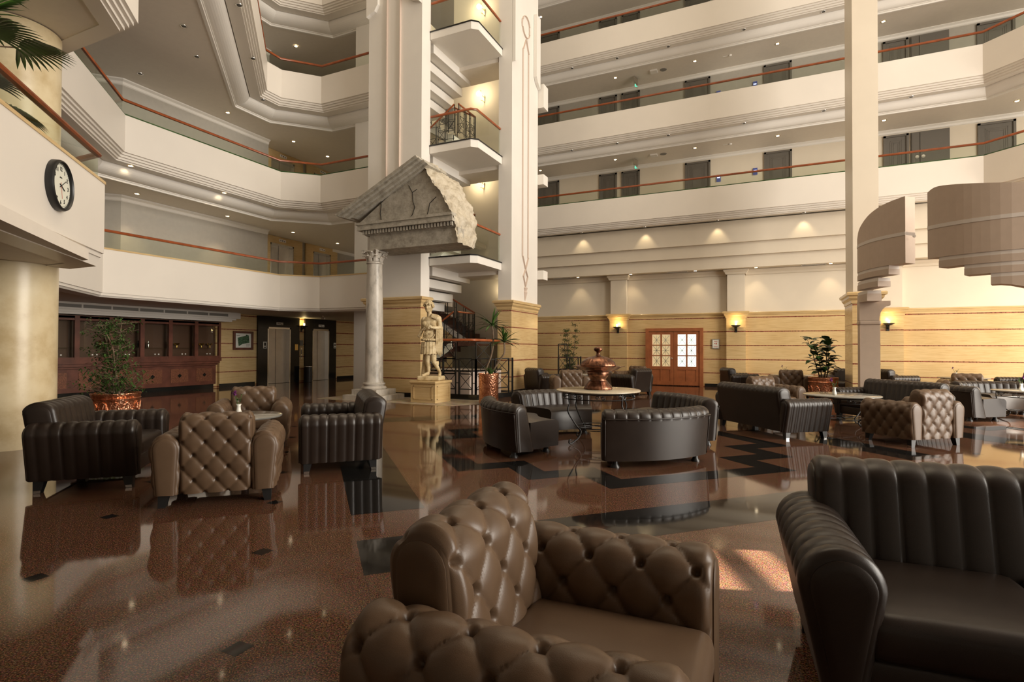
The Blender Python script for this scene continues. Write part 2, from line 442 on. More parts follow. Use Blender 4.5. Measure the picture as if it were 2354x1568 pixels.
# door opening is covered by the door set standing just proud of the wall
struct('wall_back', w, 'travertine_wall')
struct('wall_back_upper', MB().box(-16, 12.5, YW+.03, YW+.3, 2.62, 6.2), 'plaster_cream')
def cornice(path, z, dep=.13, hh=.26, mat='travertine_plain', name='trim_1'):
    pr = [(0,z-hh),(dep*.15,z-hh),(dep*.2,z-hh*.75),(dep*.55,z-hh*.55),(dep*.62,z-hh*.35),(dep*.95,z-hh*.3),(dep,z-hh*.1),(dep*.8,z),(0,z)]
    return struct(name, MB().sweep(path, pr), mat, smooth=False)
cornice([(12.4,YW+.02),(-16,YW+.02)], 2.76, .06, .16, name='trim_1')   # left of the path is -y when walking to -x ... faces the hall
pils = [(-5.62,-4.93),(-1.29,-.64),(3.36,4.05),(7.7,8.35)]
for i, (a, b) in enumerate(pils):
    struct('wall_pilaster_%d' % (i+1), MB().box(a, b, YW-.22, YW, 0, 2.62), 'travertine_wall')
    struct('wall_pilaster_shaft_%d' % (i+1), MB().box(a+.03, b-.03, YW-.19, YW, 2.62, 4.25), 'plaster_cream')
    cornice([(b+.01,YW),(b+.01,YW-.23),(a-.01,YW-.23),(a-.01,YW)], 2.78, .12, .25, name='trim_%d' % (i+2))
    struct('trim_%d' % (i+12), MB().sweep([(b,YW),(b,YW-.22),(a,YW-.22),(a,YW)], [(0,4.12),(.03,4.14),(.05,4.2),(.09,4.24),(.10,4.3),(0,4.3)]), 'plaster_cream')
xs = [-16]+[q for p in pils for q in p]+[12.4]
for i in range(0, len(xs), 2):
    struct('trim_%d' % (i+22), MB().sweep([(xs[i+1],YW+.02),(xs[i],YW+.02)], [(0,4.10),(.03,4.12),(.05,4.18),(.10,4.24),(.12,4.3),(0,4.3)]), 'plaster_cream')
struct('baseboard_back', MB().box(-16,-4.25,YW-.02,YW,0,.12).box(-2.05,12.4,YW-.02,YW,0,.12), 'black_stone')
# stepped bulkhead hanging under the first upper balcony
BX0, BX1 = -9.0, 5.75
bk = MB()
def step(y, z0, z1): bk.box(-12, 9.5, y, YW+.2, z0, z1)
step(20.62, 5.18, 5.95); step(20.76, 4.74, 5.18); step(20.90, 4.31, 4.74)
struct('ceiling_bulkhead', bk, 'plaster_cream')
def vent(x, y, z, L_, wd, label, rz=0, group='air vents in the ceiling by the back wall', n=9):
    t_ = thing('ceiling_vent', label, 'vent', (x,y,z), rz, group)
    obj('frame', MB().box(-L_/2,L_/2,-wd/2,-wd/2+.02,-.012,0).box(-L_/2,L_/2,wd/2-.02,wd/2,-.012,0).box(-L_/2,-L_/2+.02,-wd/2,wd/2,-.012,0).box(L_/2-.02,L_/2,-wd/2,wd/2,-.012,0), 'plaster', t_)
    s_ = MB()
    for i in range(n*2):
        xx = -L_/2+.03+(L_-.06)*i/(n*2-1); s_.box(xx-.006, xx+.006, -wd/2+.02, wd/2-.02, -.01, -.003)
    obj('slats', s_, 'plaster', t_); obj('backing', MB().box(-L_/2,L_/2,-wd/2,wd/2,-.002,-.0005), 'black_paint', t_)
vent(-7.6, 21.15, 4.31, .75, .22, 'slatted air vent nearest the tower pier, in the low ceiling by the wall')
vent(-3.0, 21.15, 4.31, .75, .22, 'slatted air vent above the wooden door, in the low ceiling')
vent(1.5, 21.15, 4.31, .75, .22, 'slatted air vent nearest the fig tree, in the low ceiling')
# ------------------------------------------------------------ recessed spots
def make_spot(lit):
    t_ = thing('ceiling_spot', 'x', 'spotlight')
    obj('ring', MB().lathe([(.052,-.004),(.058,-.008),(.078,-.008),(.080,0)], n=20, cap=False), 'chrome' if not lit else 'brass', t_, smooth=True)
    obj('lens', MB().lathe([(.001,-.005),(.056,-.005),(.056,-.002),(.001,-.002)], n=16), 'lit_lens' if lit else 'dark_lens', t_)
    return t_
_sp = {}
def spot(x, y, z, lit, label, group, power=0, tilt=None):
    if lit not in _sp: o = _sp[lit] = make_spot(lit); o.location = (x,y,z); o['label'] = label; o['group'] = group
    else: o = dup(_sp[lit], (x,y,z), 0, label, group)
    if power:
        la = lamp('spot_beam', 'SPOT', (x,y,z-.03), aim((x,y,z), tilt) if tilt else (0,0,0), power, (1,.80,.50), spot_size=radians(75), spot_blend=.7, shadow_soft_size=.05)
for i, x in enumerate((-6.53,-4.08,-1.54,1.17,3.9)):
    spot(x, 20.38, 5.949, False, ('unlit recessed spot','unlit recessed spot second from the tower','unlit recessed spot above the wooden door','unlit recessed spot beside the square column','unlit recessed spot right of the square column')[i]+' under the lowest back balcony', 'spots under the lowest back balcony', 13, (x, 20.62, 5.0))
for i, x in enumerate((-6.9,-4.75,-2.35,-.3,2.0)):
    spot(x, 21.1, 4.309, True, 'small round spot in the low ceiling strip, '+('nearest the tower pier','over the left pilaster','over the wooden door','right of the right pilaster','near the fig tree')[i], 'spots in the low ceiling by the back wall', 14, (x,21.3,3.0))
# ------------------------------------------------------------ wooden double door
d = thing('door_1', 'x', 'door', (-3.165, YW-.06, 0), kind='structure'); del d['label']; del d['category']
DW, DH = 2.12, 2.2
obj('door_frame', MB().box(-DW/2,-DW/2+.12,-.06,.06,0,DH-.12).box(DW/2-.12,DW/2,-.06,.06,0,DH-.12).box(-DW/2,DW/2,-.06,.06,DH-.12,DH), 'door_wood', d)
def leaf(sx_):
    x0, x1 = (-DW/2+.12, -.004) if sx_ < 0 else (.004, DW/2-.12)
    L_ = obj('door_leaf', join(MB().box(x0+.13,x1-.13,-.029,.029,.03,.18), MB().box(x0+.13,x1-.13,-.029,.029,.62,.74), MB().box(x0,x0+.13,-.03,.03,.03,DH-.13), MB().box(x1-.13,x1,-.03,.03,.03,DH-.13),
        MB().box(x0+.13,x1-.13,-.029,.029,DH-.24,DH-.13), MB().box(x0+.12,x1-.12,-.012,.012,.17,.63), MB().box((x0+x1)/2-.03,(x0+x1)/2+.03,-.028,.028,.18,DH-.24),
        MB().box(x0+.13,x1-.13,-.026,.026,1.13,1.17), MB().box(x0+.13,x1-.13,-.026,.026,1.53,1.57)), 'door_wood', d)
    obj('pane', MB().box(x0+.15,x1-.15,-.004,.004,.74,DH-.26), 'glass', L_)
    g = MB()
    for a, b in ((x0+.17,(x0+x1)/2-.04),((x0+x1)/2+.04,x1-.17)):
        for z0, z1 in ((.76,1.12),(1.18,1.52),(1.58,DH-.28)):
            Y_=-.012; g.bar((a,Y_,z0),(b,Y_,z1),.012); g.bar((a,Y_,z1),(b,Y_,z0),.012); g.bar(((a+b)/2,Y_,z0),((a+b)/2,Y_,z1),.01); g.bar((a,Y_,(z0+z1)/2),(b,Y_,(z0+z1)/2),.01)
    obj('grille', g, 'chrome', L_)
    return L_
l1 = leaf(-1); l2 = leaf(1)
obj('knob', MB().lathe([(.001,0),(.03,.005),(.035,.03),(.02,.05),(.001,.055)], n=14).xf(Matrix.Translation((-.07,-.03,1.05)) @ Matrix.Rotation(pi/2,4,'X')), 'chrome', l1, smooth=True)
# glowing sheets behind the panes stand in for daylight; the wall behind is solid
struct('door_glow_1', MB().box(-3.02,-2.18,YW-.052,YW-.05,.72,DH-.2), 'daylight_glow')
struct('door_glow_2', MB().box(-4.10,-3.30,YW-.052,YW-.05,.72,DH-.2), 'warm_glow')
t_ = thing('notice', 'small framed notice on the stone wall right of the wooden door', 'notice', (-1.67,YW-.02,1.60))
obj('frame', MB().box(-.13,.13,-.02,0,-.18,.18), 'steel', t_); obj('sheet', MB().box(-.105,.105,-.025,-.02,-.155,.155), 'paper', t_)
obj('print', MB().box(-.05,-.02,-.027,-.025,.0,.03).box(.0,.04,-.027,-.025,-.02,.04).box(-.07,.07,-.027,-.025,-.1,-.09).box(-.07,.07,-.027,-.025,-.12,-.115).box(-.06,.06,-.027,-.025,.09,.105), 'red_print', t_)
# sconces
def sconce(x, y, z, label, rz=0, power=10):
    t_ = thing('wall_sconce', label, 'wall lamp', (x,y,z), rz, 'bowl sconces on the stone pilasters')
    obj('bowl', MB().lathe([(.001,-.05),(.05,-.045),(.14,.0),(.17,.02),(.165,.028),(.12,.01),(.04,-.02),(.001,-.025)], c=(0,-.17,0), n=24), 'black_paint', t_, smooth=True)
    obj('bracket', MB().box(-.04,.04,-.02,0,-.22,.02).bar((0,0,-.15),(0,-.17,-.05),.04), 'black_paint', t_)
    obj('candle', MB().lathe([(.028,-.02),(.028,.12),(.001,.12)], c=(0,-.17,0), n=12), 'globe', t_)
    dx, dy = sin(rz)*.17, -cos(rz)*.17
    lamp('sconce_light', 'POINT', (x+dx, y+dy, z+.16), (0,0,0), power, (1,.70,.28), shadow_soft_size=.05)
sconce(-5.28, YW-.22, 2.24, 'lit bowl sconce on the pilaster left of the wooden door', power=5)
sconce(-.96, YW-.22, 2.24, 'lit bowl sconce on the pilaster right of the wooden door', power=5)
sconce(3.62, YW-.22, 2.24, 'lit bowl sconce half hidden behind the pale stair column', power=5)

# ------------------------------------------------------------ galleries: fascia, soffit, cove, ceiling, slab, balustrade
def offset(path, d):
    n = len(path); out = []
    for i in range(n):
        p = Vector(path[i]); d0 = (p-Vector(path[i-1])).normalized() if i else None
        d1 = (Vector(path[i+1])-p).normalized() if i < n-1 else None
        d0 = d0 or d1; d1 = d1 or d0
        nn = Vector((-d0.y, d0.x))+Vector((-d1.y, d1.x)); nn = nn*2/nn.dot(nn)
        out.append((p.x+nn.x*d, p.y+nn.y*d))
    return out
def balustrade(path, zr, label, d=.07, drop=.42, step=1.6, group='glass balustrades along the galleries', thick=.035):
    t_ = thing('glass_balustrade', label, 'balustrade', (0,0,0), 0, group)
    P = offset(path, d)
    k = thick
    obj('handrail', MB().sweep(P, [(-k,zr-.02),(-k*.7,zr+.012),(0,zr+.022),(k*.7,zr+.012),(k,zr-.02),(k*.7,zr-.045),(-k*.7,zr-.045)]), 'rail_wood', t_, smooth=50)
    for i in range(len(P)-1):
        a = Vector(P[i]); b = Vector(P[i+1]); L_ = (b-a).length; n = max(1, round(L_/step))
        for j in range(n):
            p = a.lerp(b, j/n+.004/L_); q = a.lerp(b, (j+1)/n-.004/L_); c = (p+q)/2
            obj('glass_panel', MB().obox(c, atan2((q-p).y, (q-p).x), (q-p).length, .012, zr-drop, zr-.04), 'glass', t_)
    return t_
def gallery(key, path, zr, back, ribs=True, dc=(.42,.62), low=1.79, sof=1.5, fasc=.40, flat=1.30, ceil=True, mat='fascia_paint', bal=None, top=True, drop=None):
    if ribs:
        pr = [(0,zr-fasc),(0,zr-flat),(.05,zr-flat),(.05,zr-flat-.055),(.10,zr-flat-.055),(.10,zr-flat-.11),(.15,zr-flat-.11),(.15,zr-flat-.165),(.20,zr-flat-.165),(.20,zr-sof),
              (dc[0],zr-sof),(dc[0],zr-sof+.12),(.25,zr-sof+.3),(.18,zr-.9),(.16,zr-fasc)]
    else:
        pr = [(0,zr-fasc),(0,zr-flat),(.03,zr-flat),(.03,zr-flat-.06),(.05,zr-flat-.06),(.08,zr-sof),(.4,zr-sof),(.4,zr-sof+.2),(.18,zr-.9),(.16,zr-fasc)]
    struct('wall_gallery_'+key, MB().sweep(path, pr), mat)
    if top:
        struct('floor_gallery_'+key, MB().prism(offset(path, .12)+back, zr-1.2, zr-.92), 'plaster')
    if ceil:
        a, b = dc; z0, z1 = zr-sof+.03, zr-low
        cv = [(a+.02,z0+.06),(a+.02,z0)]+[(a+.02+(b-a-.02)*(1-cos(t*pi/20)), z0+(z1+.05-z0)*sin(t*pi/20)) for t in range(1,11)]
        cv = cv[:12]+[(b,z1+.03),(b+.03,z1+.03),(b+.03,z1-.02),(b+.10,z1-.02),(b+.10,z0+.06)]
        struct('ceiling_cove_'+key, MB().sweep(path, cv), 'plaster')
        struct('ceiling_gallery_'+key, MB().prism(offset(path, b+.05)+back, z1, z1+.22), 'ceiling_paint')
    if bal: balustrade(path, zr, bal, drop=drop or (fasc+.03))
RP = [(-12.5,20.0),(5.75,20.0),(12.5,13.25)]
RB = [(12.5,22.3),(-12.5,22.3)]
levels = [(7.45,'lowest back gallery'),(10.72,'middle back gallery'),(13.99,'topmost back gallery')]
for i, (zr, nm) in enumerate(levels):
    gallery('back_%d' % (i+1), RP, zr, RB, ceil=(i > 0), bal='brown handrail over clear glass along the '+nm)
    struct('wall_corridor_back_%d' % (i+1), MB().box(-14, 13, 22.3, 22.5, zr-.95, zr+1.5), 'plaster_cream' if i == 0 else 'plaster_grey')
    struct('trim_%d' % (40+i), MB().sweep([(12.9,22.3),(-13.9,22.3)], [(0,zr+1.34),(.03,zr+1.36),(.04,zr+1.42),(.10,zr+1.46),(.10,zr+1.485),(0,zr+1.485)]), 'plaster')
gallery('back_4', RP, 17.26, RB, top=False)
# glass-side turf strip on the lowest gallery edge
struct('trim_50', MB().sweep(RP, [(.02,7.05),(.02,7.085),(.07,7.09),(.07,7.05)]), 'leaf_dark')
# room doors along the back corridors
dn = [2]
def rdoor(x0, x1, zf, h=2.15, y=22.3, wide=False):
    d = bpy.data.objects.new('door_%d' % dn[0], None); dn[0] += 1; COL.objects.link(d); d.location = ((x0+x1)/2, y, zf); d['kind'] = 'structure'
    w_ = (x1-x0)/2
    obj('door_frame', MB().box(-w_,-w_+.07,-.05,0,0,h).box(w_-.07,w_,-.05,0,0,h).box(-w_,w_,-.05,0,h-.07,h), 'room_door_paint', d)
    lf = MB().box(-w_+.07,w_-.07,-.015,0,0,h-.07)
    for k in (.12,.17,.22): 
        lf.box(-w_+.07+k,-w_+.085+k,-.022,-.015,.2,h-.07-k); lf.box(w_-.085-k,w_-.07-k,-.022,-.015,.2,h-.07-k); lf.box(-w_+.07+k,w_-.07-k,-.022,-.015,h-.085-k,h-.07-k)
    obj('door_leaf', lf, 'room_door_paint', d)
    if not wide: obj('door_lock', MB().box(w_-.17,w_-.11,-.06,-.015,.95,1.13), 'black_paint', d)
    return d
for lv, (zr, nm) in enumerate(levels):
    zf = zr-.85
    for a, b in ((-9.11,-8.15),(-6.35,-5.6),(-5.4,-4.65),(-2.87,-1.92),(-.03,.90),(3.70,4.42),(6.26,7.22),(9.2,10.1)):
        rdoor(a, b, zf)
    t_ = thing('service_cupboard', 'grey two-leaf service cupboard between doors on the '+nm, 'cupboard', (5.0,22.3,zf+.45), 0, 'service cupboards on the back galleries')
    obj('frame', MB().box(-.53,.53,-.04,0,0,1.7), 'room_door_paint', t_)
    obj('cupboard_door', MB().box(-.50,-.29,-.06,-.04,.03,1.67), 'room_door_paint', t_); obj('cupboard_door', MB().box(-.27,.50,-.06,-.04,.03,1.67), 'room_door_paint', t_)
    for x in (-.36,-.19): obj('round_pull', MB().lathe([(.001,0),(.055,0),(.055,.012),(.001,.014)], n=16).xf(Matrix.Translation((x,-.06,.85)) @ Matrix.Rotation(pi/2,4,'X')), 'chrome', t_)
    if lv < 2:
        for x, s_ in ((-1.62,'right of the dark door in the middle'),(-.33,'left of the dark door by the square column')):
            t_ = thing('room_number_panel', 'dark glowing room number panel '+s_+', '+nm, 'sign', (x,22.28,zf+1.42+(.1 if x > -1 else 0)), 0, 'room number panels on the back galleries')
            obj('plate', MB().box(-.075,.075,-.02,0,-.16,.10), 'panel_blue', t_)
            g = MB()
            for k in range(3): g.box(-.05+.036*k,-.028+.036*k,-.023,-.02,-.02,.02)
            obj('digits', g, 'digit_light', t_)
    # ceiling row of downlights, exit sign, smoke detector
    for k, (x, s_) in enumerate(((-8.6,'nearest the tower'),(-5.39,'second from the tower'),(-2.37,'over the middle door'),(.41,'left of the square column'),(3.54,'right of the square column'),(6.9,'over the rightmost doors'))):
        spot(x, 21.2, zr+1.479, True, 'lit recessed spot %s, corridor ceiling of the %s' % (s_, nm), 'spots in the back corridor ceilings', 9 if lv < 2 else 0)
    if lv < 2:
        for k, (x, s_) in enumerate(((-6.75,'nearest the tower'),(-4.91,'second from the tower'),(-3.73,'third from the tower'),(-1.9,'over the middle'),(.6,'beside the square column'),(3.0,'right of the square column'))):
            x_ = (-6.9,-5.1,-3.2,-.65,1.75,4.1)[k]
            spot(x_, 20.31, zr+1.769, False, 'unlit dark-ringed spot %s, soffit above the %s' % (s_, nm), 'dark spots in the back gallery soffits')
        t_ = thing('exit_sign', 'small green exit sign hanging in the %s corridor' % nm, 'sign', (-4.65,21.5,zr+1.16), radians(75), 'green exit signs on the back galleries')
        obj('panel', MB().box(-.17,.17,-.012,.012,-.09,.09), 'glass', t_); obj('figure', MB().box(-.05,.0,-.016,.016,-.06,.04).box(.03,.12,-.016,.016,-.02,.0), 'sign_green', t_); obj('hanger', MB().box(-.17,.17,-.01,.01,.09,.31), 'steel', t_)
        t_ = thing('smoke_detector', 'white smoke detector on the %s ceiling' % nm, 'detector', (-1.15,21.3,zr+1.48), 0, 'smoke detectors on the back galleries')
        obj('body', MB().lathe([(.001,-.05),(.04,-.05),(.06,-.02),(.06,0)], n=16), 'plaster', t_); obj('arm', MB().bar((0,0,-.02),(-.25,0,-.01),.015), 'plaster', t_)
        t_ = thing('access_point', 'flat white wireless box on the %s ceiling' % nm, 'wireless box', (-3.9,21.3,zr+1.48), 0, 'wireless boxes on the back galleries')
        obj('body', MB().box(-.13,.13,-.13,.13,-.05,0), 'plaster', t_)
        t_ = thing('ceiling_speaker', 'round flat speaker in the %s ceiling' % nm, 'speaker', (-3.55,21.35,zr+1.48), 0, 'round speakers on the back galleries')
        obj('grille', MB().lathe([(.001,-.012),(.12,-.012),(.13,0)], n=20), 'vent_grey', t_)

# ------------------------------------------------------------ left galleries
LB = [(-10.9,20.5),(-17.5,20.5),(-17.5,7.5)]
L1 = [(-10.9,4.25),(-14.1,7.47),(-14.1,12.6),(-13.22,13.42),(-10.9,13.42)]
L2 = [(-9.3,3.12),(-14.1,7.92),(-14.1,12.6),(-13.22,13.42),(-10.9,13.42)]
L3 = [(-4.0,1.95),(-14.05,12.0),(-14.05,12.55),(-13.22,13.42),(-10.9,13.42)]
LB1 = [(-10.9,20.5),(-17.5,20.5),(-17.5,4.25)]
LB2 = [(-10.9,20.5),(-17.5,20.5),(-17.5,3.12)]
LB3 = [(-10.9,20.5),(-17.5,20.5),(-17.5,1.0)]
gallery('left_1', L1, 4.19, LB1, ribs=False, ceil=False, fasc=.44, flat=1.50, sof=1.6, bal='brown handrail over clear glass along the lowest left gallery')
struct('ceiling_left_1', MB().prism(offset(L1, .3)+LB1, 2.62, 2.75), 'ceiling_paint')
struct('trim_51', MB().sweep(L1, [(-.01,3.72),(-.01,3.76),(.17,3.76),(.17,3.72)]), 'travertine_plain')
gallery('left_2', L2, 7.46, LB2, dc=(.5,.85), bal='brown handrail over clear glass along the second left gallery')
struct('trim_52', MB().sweep(L2, [(.02,7.06),(.02,7.10),(.07,7.10),(.07,7.06)]), 'leaf_dark')
gallery('left_3', L3, 10.73, LB3, dc=(.5,.9), bal='brown handrail over clear glass along the third left gallery')
gallery('left_4', L3, 14.0, LB3, dc=(.5,.9), bal='brown handrail over clear glass along the topmost left gallery')
gallery('left_5', L3, 17.27, LB3, dc=(.5,.9), top=False)
for i, zr in enumerate((4.19, 7.46, 10.73, 14.0)):
    z0, z1 = zr-.95, zr+1.49
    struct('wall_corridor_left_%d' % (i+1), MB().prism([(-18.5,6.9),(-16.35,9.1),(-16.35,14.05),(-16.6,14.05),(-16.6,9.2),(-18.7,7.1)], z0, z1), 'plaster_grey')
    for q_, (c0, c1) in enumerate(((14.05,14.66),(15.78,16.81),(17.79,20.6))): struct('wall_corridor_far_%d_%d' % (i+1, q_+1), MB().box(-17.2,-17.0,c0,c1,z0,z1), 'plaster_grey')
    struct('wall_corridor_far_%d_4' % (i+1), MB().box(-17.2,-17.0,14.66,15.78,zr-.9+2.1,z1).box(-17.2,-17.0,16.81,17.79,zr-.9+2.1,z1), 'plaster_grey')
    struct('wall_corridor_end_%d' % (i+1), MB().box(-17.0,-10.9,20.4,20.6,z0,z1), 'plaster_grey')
    struct('trim_%d' % (60+i), MB().sweep([(-16.35,14.04),(-16.35,9.1),(-18.5,6.9)], [(-.01,zr+1.30),(.03,zr+1.33),(.04,zr+1.40),(.11,zr+1.44),(.11,zr+1.475),(-.01,zr+1.475)]), 'plaster')
    struct('trim_%d' % (66+i), MB().box(-17,-16.9,17.9,20.4,zr+1.36,zr+1.48), 'plaster')
# lit spots of the two lower left galleries
nmL = ('lowest left gallery','second left gallery','third left gallery')
for y, s_ in ((9.2,'nearest the clock'),(12.0,'second from the clock'),(14.7,'by the first lift'),(17.0,'by the second lift')):
    spot(-15.8, y, 5.669, True, 'lit recessed spot %s, ceiling of the %s' % (s_, nmL[0]), 'lit spots in the left corridor ceilings', 48)
for y, s_ in ((11.82,'nearest the corner cove'),(14.5,'above the first lift'),(16.2,'above the second lift')):
    spot(-15.6, y, 8.939, True, 'lit recessed spot %s, ceiling of the %s' % (s_, nmL[1]), 'lit spots in the left corridor ceilings', 36)
spot(-15.58, 9.12, 8.939, False, 'unlit spot above the grey wall, ceiling of the second left gallery', 'dark spots in the left ceilings')
spot(-12.34, 8.18, 8.939, False, 'unlit spot in the wide brown ceiling, nearer the top edge', 'dark spots in the left ceilings')
spot(-13.33, 9.19, 8.939, False, 'unlit spot in the wide brown ceiling, just below another', 'dark spots in the left ceilings')
for y, s_ in ((8.24,'nearest the clock'),(10.84,'second from the clock'),(13.4,'under the chamfered corner'),(15.98,'behind the stone pediment')):
    spot(-14.42, y, 5.959, True, 'lit recessed spot %s, soffit of the second left gallery' % s_, 'lit spots in the left soffit', 7, (-14.95, y, 5.5))
for x, y, s_ in ((-12.55,10.25,'halfway up'),(-14.35,12.1,'at the corner'),(-14.36,14.69,'past the chamfer'),(-10.87,8.5,'at the top')):
    spot(x, y, 9.229, False, 'unlit spot in the third gallery soffit, '+s_, 'dark spots in the left soffit')
spot(-15.2, 14.2, 12.2, True, 'lit spot in the ceiling of the third left gallery', 'lit spots in the left corridor ceilings', 20)

# ------------------------------------------------------------ lifts
def lift(x, yc, z, wd, surround, label, grp, sw=.55, H=2.15, top=.45, closed=True):
    t_ = thing('elevator', label, 'elevator', (x, yc, z), pi/2, grp)   # local -y faces the hall (+x)
    a = wd/2; b = a+sw
    obj('surround', MB().box(-b,-a,-.04,.03,0,H+top).box(a,b,-.04,.03,0,H+top).box(-a,a,-.04,.03,H,H+top), surround, t_)
    obj('jamb', MB().box(-a,-a+.05,-.03,.22,0,H).box(a-.05,a,-.03,.22,0,H).box(-a,a,-.03,.22,H-.07,H), 'chrome', t_)
    for s_ in (-1, 1):
        x0, x1 = (-a+.05, -.009) if s_ < 0 else (.009, a-.05)
        obj('elevator_door', MB().box(x0,x1,.18,.21,.01,H-.07), 'steel', t_)
    obj('shaft_lining', MB().box(-a+.01,a-.01,.215,.24,0,H), 'black_paint', t_)
    q = obj('indicator', MB().box(-.16,.16,-.05,-.04,H+.09,H+.19), 'plaster', t_)
    obj('arrows', MB().add([(-.12,-.053,H+.165),(-.06,-.053,H+.165),(-.09,-.053,H+.11),(.06,-.053,H+.11),(.12,-.053,H+.11),(.09,-.053,H+.165)], [(0,1,2),(3,4,5)]).box(-.03,.03,-.053,-.05,H+.12,H+.155), 'black_paint', q)
    return t_
for i, (z, s_) in enumerate(((0,'ground floor'),(3.29,'lowest left gallery'),(6.56,'second left gallery'))):
    sur = 'black_stone' if i == 0 else 'travertine_plain'; xx = -17.28 if i == 0 else -16.95
    y1, y2 = (15.42, 17.62) if i == 0 else (15.22, 17.3)
    H = 2.2 if i == 0 else 2.1
    lift(xx, y1, z, 1.12, sur, 'left steel lift with %s surround on the %s' % ('black stone' if i == 0 else 'beige stone', s_), 'steel lifts', .44, H, .41 if i == 0 else .27)
    lift(xx, y2, z, .98, sur, 'right steel lift with %s surround on the %s' % ('black stone' if i == 0 else 'beige stone', s_), 'steel lifts', .40, H, .41 if i == 0 else .27)
# ground-floor left wall
CUT0 = [(15.42-.56,15.42+.56),(17.62-.49,17.62+.49)]
struct('wall_left', MB().box(-17.65,-17.45,-2,14.86,0,2.75).box(-17.45,-17.32,12.9,14.86,0,2.7), 'travertine')
struct('wall_left_2', MB().box(-17.65,-17.32,15.98,17.13,0,2.7), 'travertine')
struct('wall_left_3', MB().box(-17.65,-17.32,18.11,21.5,0,2.7), 'travertine')
struct('wall_left_4', MB().box(-17.65,-17.32,14.86,15.98,2.2,2.7).box(-17.65,-17.32,17.13,18.11,2.2,2.7), 'travertine')
struct('baseboard_left', MB().box(-17.33,-17.30,12.9,14.35,0,.13).box(-17.33,-17.30,18.65,21.4,0,.13), 'black_stone')
t_ = thing('framed_map', 'framed green site map on the stone wall left of the lifts', 'picture', (-17.31,13.83,1.66), pi/2)
obj('frame', MB().box(-.42,.42,-.04,0,-.34,-.26).box(-.42,.42,-.04,0,.26,.34).box(-.42,-.33,-.04,0,-.26,.26).box(.33,.42,-.04,0,-.26,.26), 'dark_wood', t_)
sh = obj('sheet', MB().box(-.33,.33,-.015,0,-.26,.26), 'paper', t_)
obj('map', MB().add([(-.24,-.018,.10),(.10,-.018,.18),(.12,-.018,.22),(.23,-.018,.19),(.26,-.018,-.08),(-.02,-.018,-.12),(-.19,-.018,-.21)], [(0,1,2,3,4,5,6)]), 'map_green', sh)
obj('caption', MB().box(.12,.28,-.018,-.015,-.15,-.14).box(.12,.28,-.018,-.015,-.18,-.17).box(.12,.24,-.018,-.015,-.21,-.20).box(-.28,-.14,-.018,-.015,.17,.185), 'vent_grey', sh)
def plate(name, x, y, z, w_, h, mat, label, cat='sign', dark=None, rz=pi/2, group=None):
    t_ = thing(name, label, cat, (x,y,z), rz, group); obj('plate', MB().box(-w_/2,w_/2,-.012,0,-h/2,h/2), mat, t_)
    if dark: obj('pictogram', MB().box(-w_*.25,w_*.25,-.015,-.012,-h*.1,h*.35).box(-w_*.3,w_*.3,-.015,-.012,-h*.4,-h*.25), dark, t_)
    return t_
plate('lift_sign', -17.235, 14.72, 1.50, .16, .26, 'paper', 'white pictogram plate left of the left ground-floor lift', dark='black_paint')
plate('lift_sign', -17.235, 18.42, 1.50, .14, .24, 'paper', 'white pictogram plate right of the right ground-floor lift', dark='black_paint')
plate('notice_plate', -17.235, 16.25, 1.42, .16, .24, 'brass', 'brass notice plate at the right edge of the left lift', 'sign')
plate('call_panel', -17.30, 16.575, 1.18, .07, .42, 'chrome', 'tall steel call panel between the ground-floor lifts', 'lift button', 'black_paint')
plate('notice_plate', -17.30, 16.575, 1.60, .16, .22, 'vent_grey', 'grey plate above the lift call panel', 'sign')
plate('info_plate', -17.30, 20.6, 1.95, .3, .3, 'vent_grey', 'dark plate on the stone wall far right of the lifts', 'sign')
t_ = thing('waste_bin', 'black cylindrical bin with sand tray between the ground-floor lifts', 'bin', (-16.95,16.62,0))
obj('body', MB().lathe([(.13,0),(.14,.01),(.14,.62),(.12,.62)], n=20), 'black_paint', t_); obj('ring', MB().lathe([(.125,.615),(.145,.62),(.145,.65),(.12,.65)], n=20), 'chrome', t_)
sconce(-17.32, 16.575, 2.28, 'dark unlit bowl sconce between the two ground-floor lifts', pi/2, 3)
t_ = thing('dome_camera', 'small white security camera under the lowest left gallery, by the lifts', 'camera', (-15.2,15.6,2.62))
obj('bracket', MB().box(-.02,.02,-.02,.02,-.06,0), 'plaster', t_); obj('body', MB().tube([(-.06,0,-.09),(.1,0,-.11)], .035, 10), 'plaster', t_)

# ------------------------------------------------------------ display cabinet with its hood
Y0, Y1 = 5.0, 12.75
t_ = thing('display_cabinet', 'long dark wood display cabinet with glass doors on the left wall', 'cabinet', (-17.45, 0, 0))
def bx(*a): return MB().box(*a)
obj('base', bx(0,.15,Y0,Y1,.14,.80), 'dark_wood', t_); obj('plinth', bx(0,.10,Y0,Y1-.05,0,.14), 'black_stone', t_)
obj('counter', join(bx(0,.22,Y0,Y1+.02,.80,.86), bx(0,.36,Y0,Y1+.06,.94,1.06), bx(0,.30,Y0,Y1+.04,.86,.94)), 'dark_wood', t_)
obj('case', join(bx(0,.02,Y0,Y1,1.06,2.28), bx(.02,.35,Y0,Y1+.03,2.2,2.28), bx(.02,.33,Y0,Y1,1.06,1.10)), 'cabinet_inside', t_)
obj('shelf', bx(.03,.28,Y0,Y1-.05,1.38,1.395), 'glass', t_)
n = 9; W_ = (Y1-Y0)/n
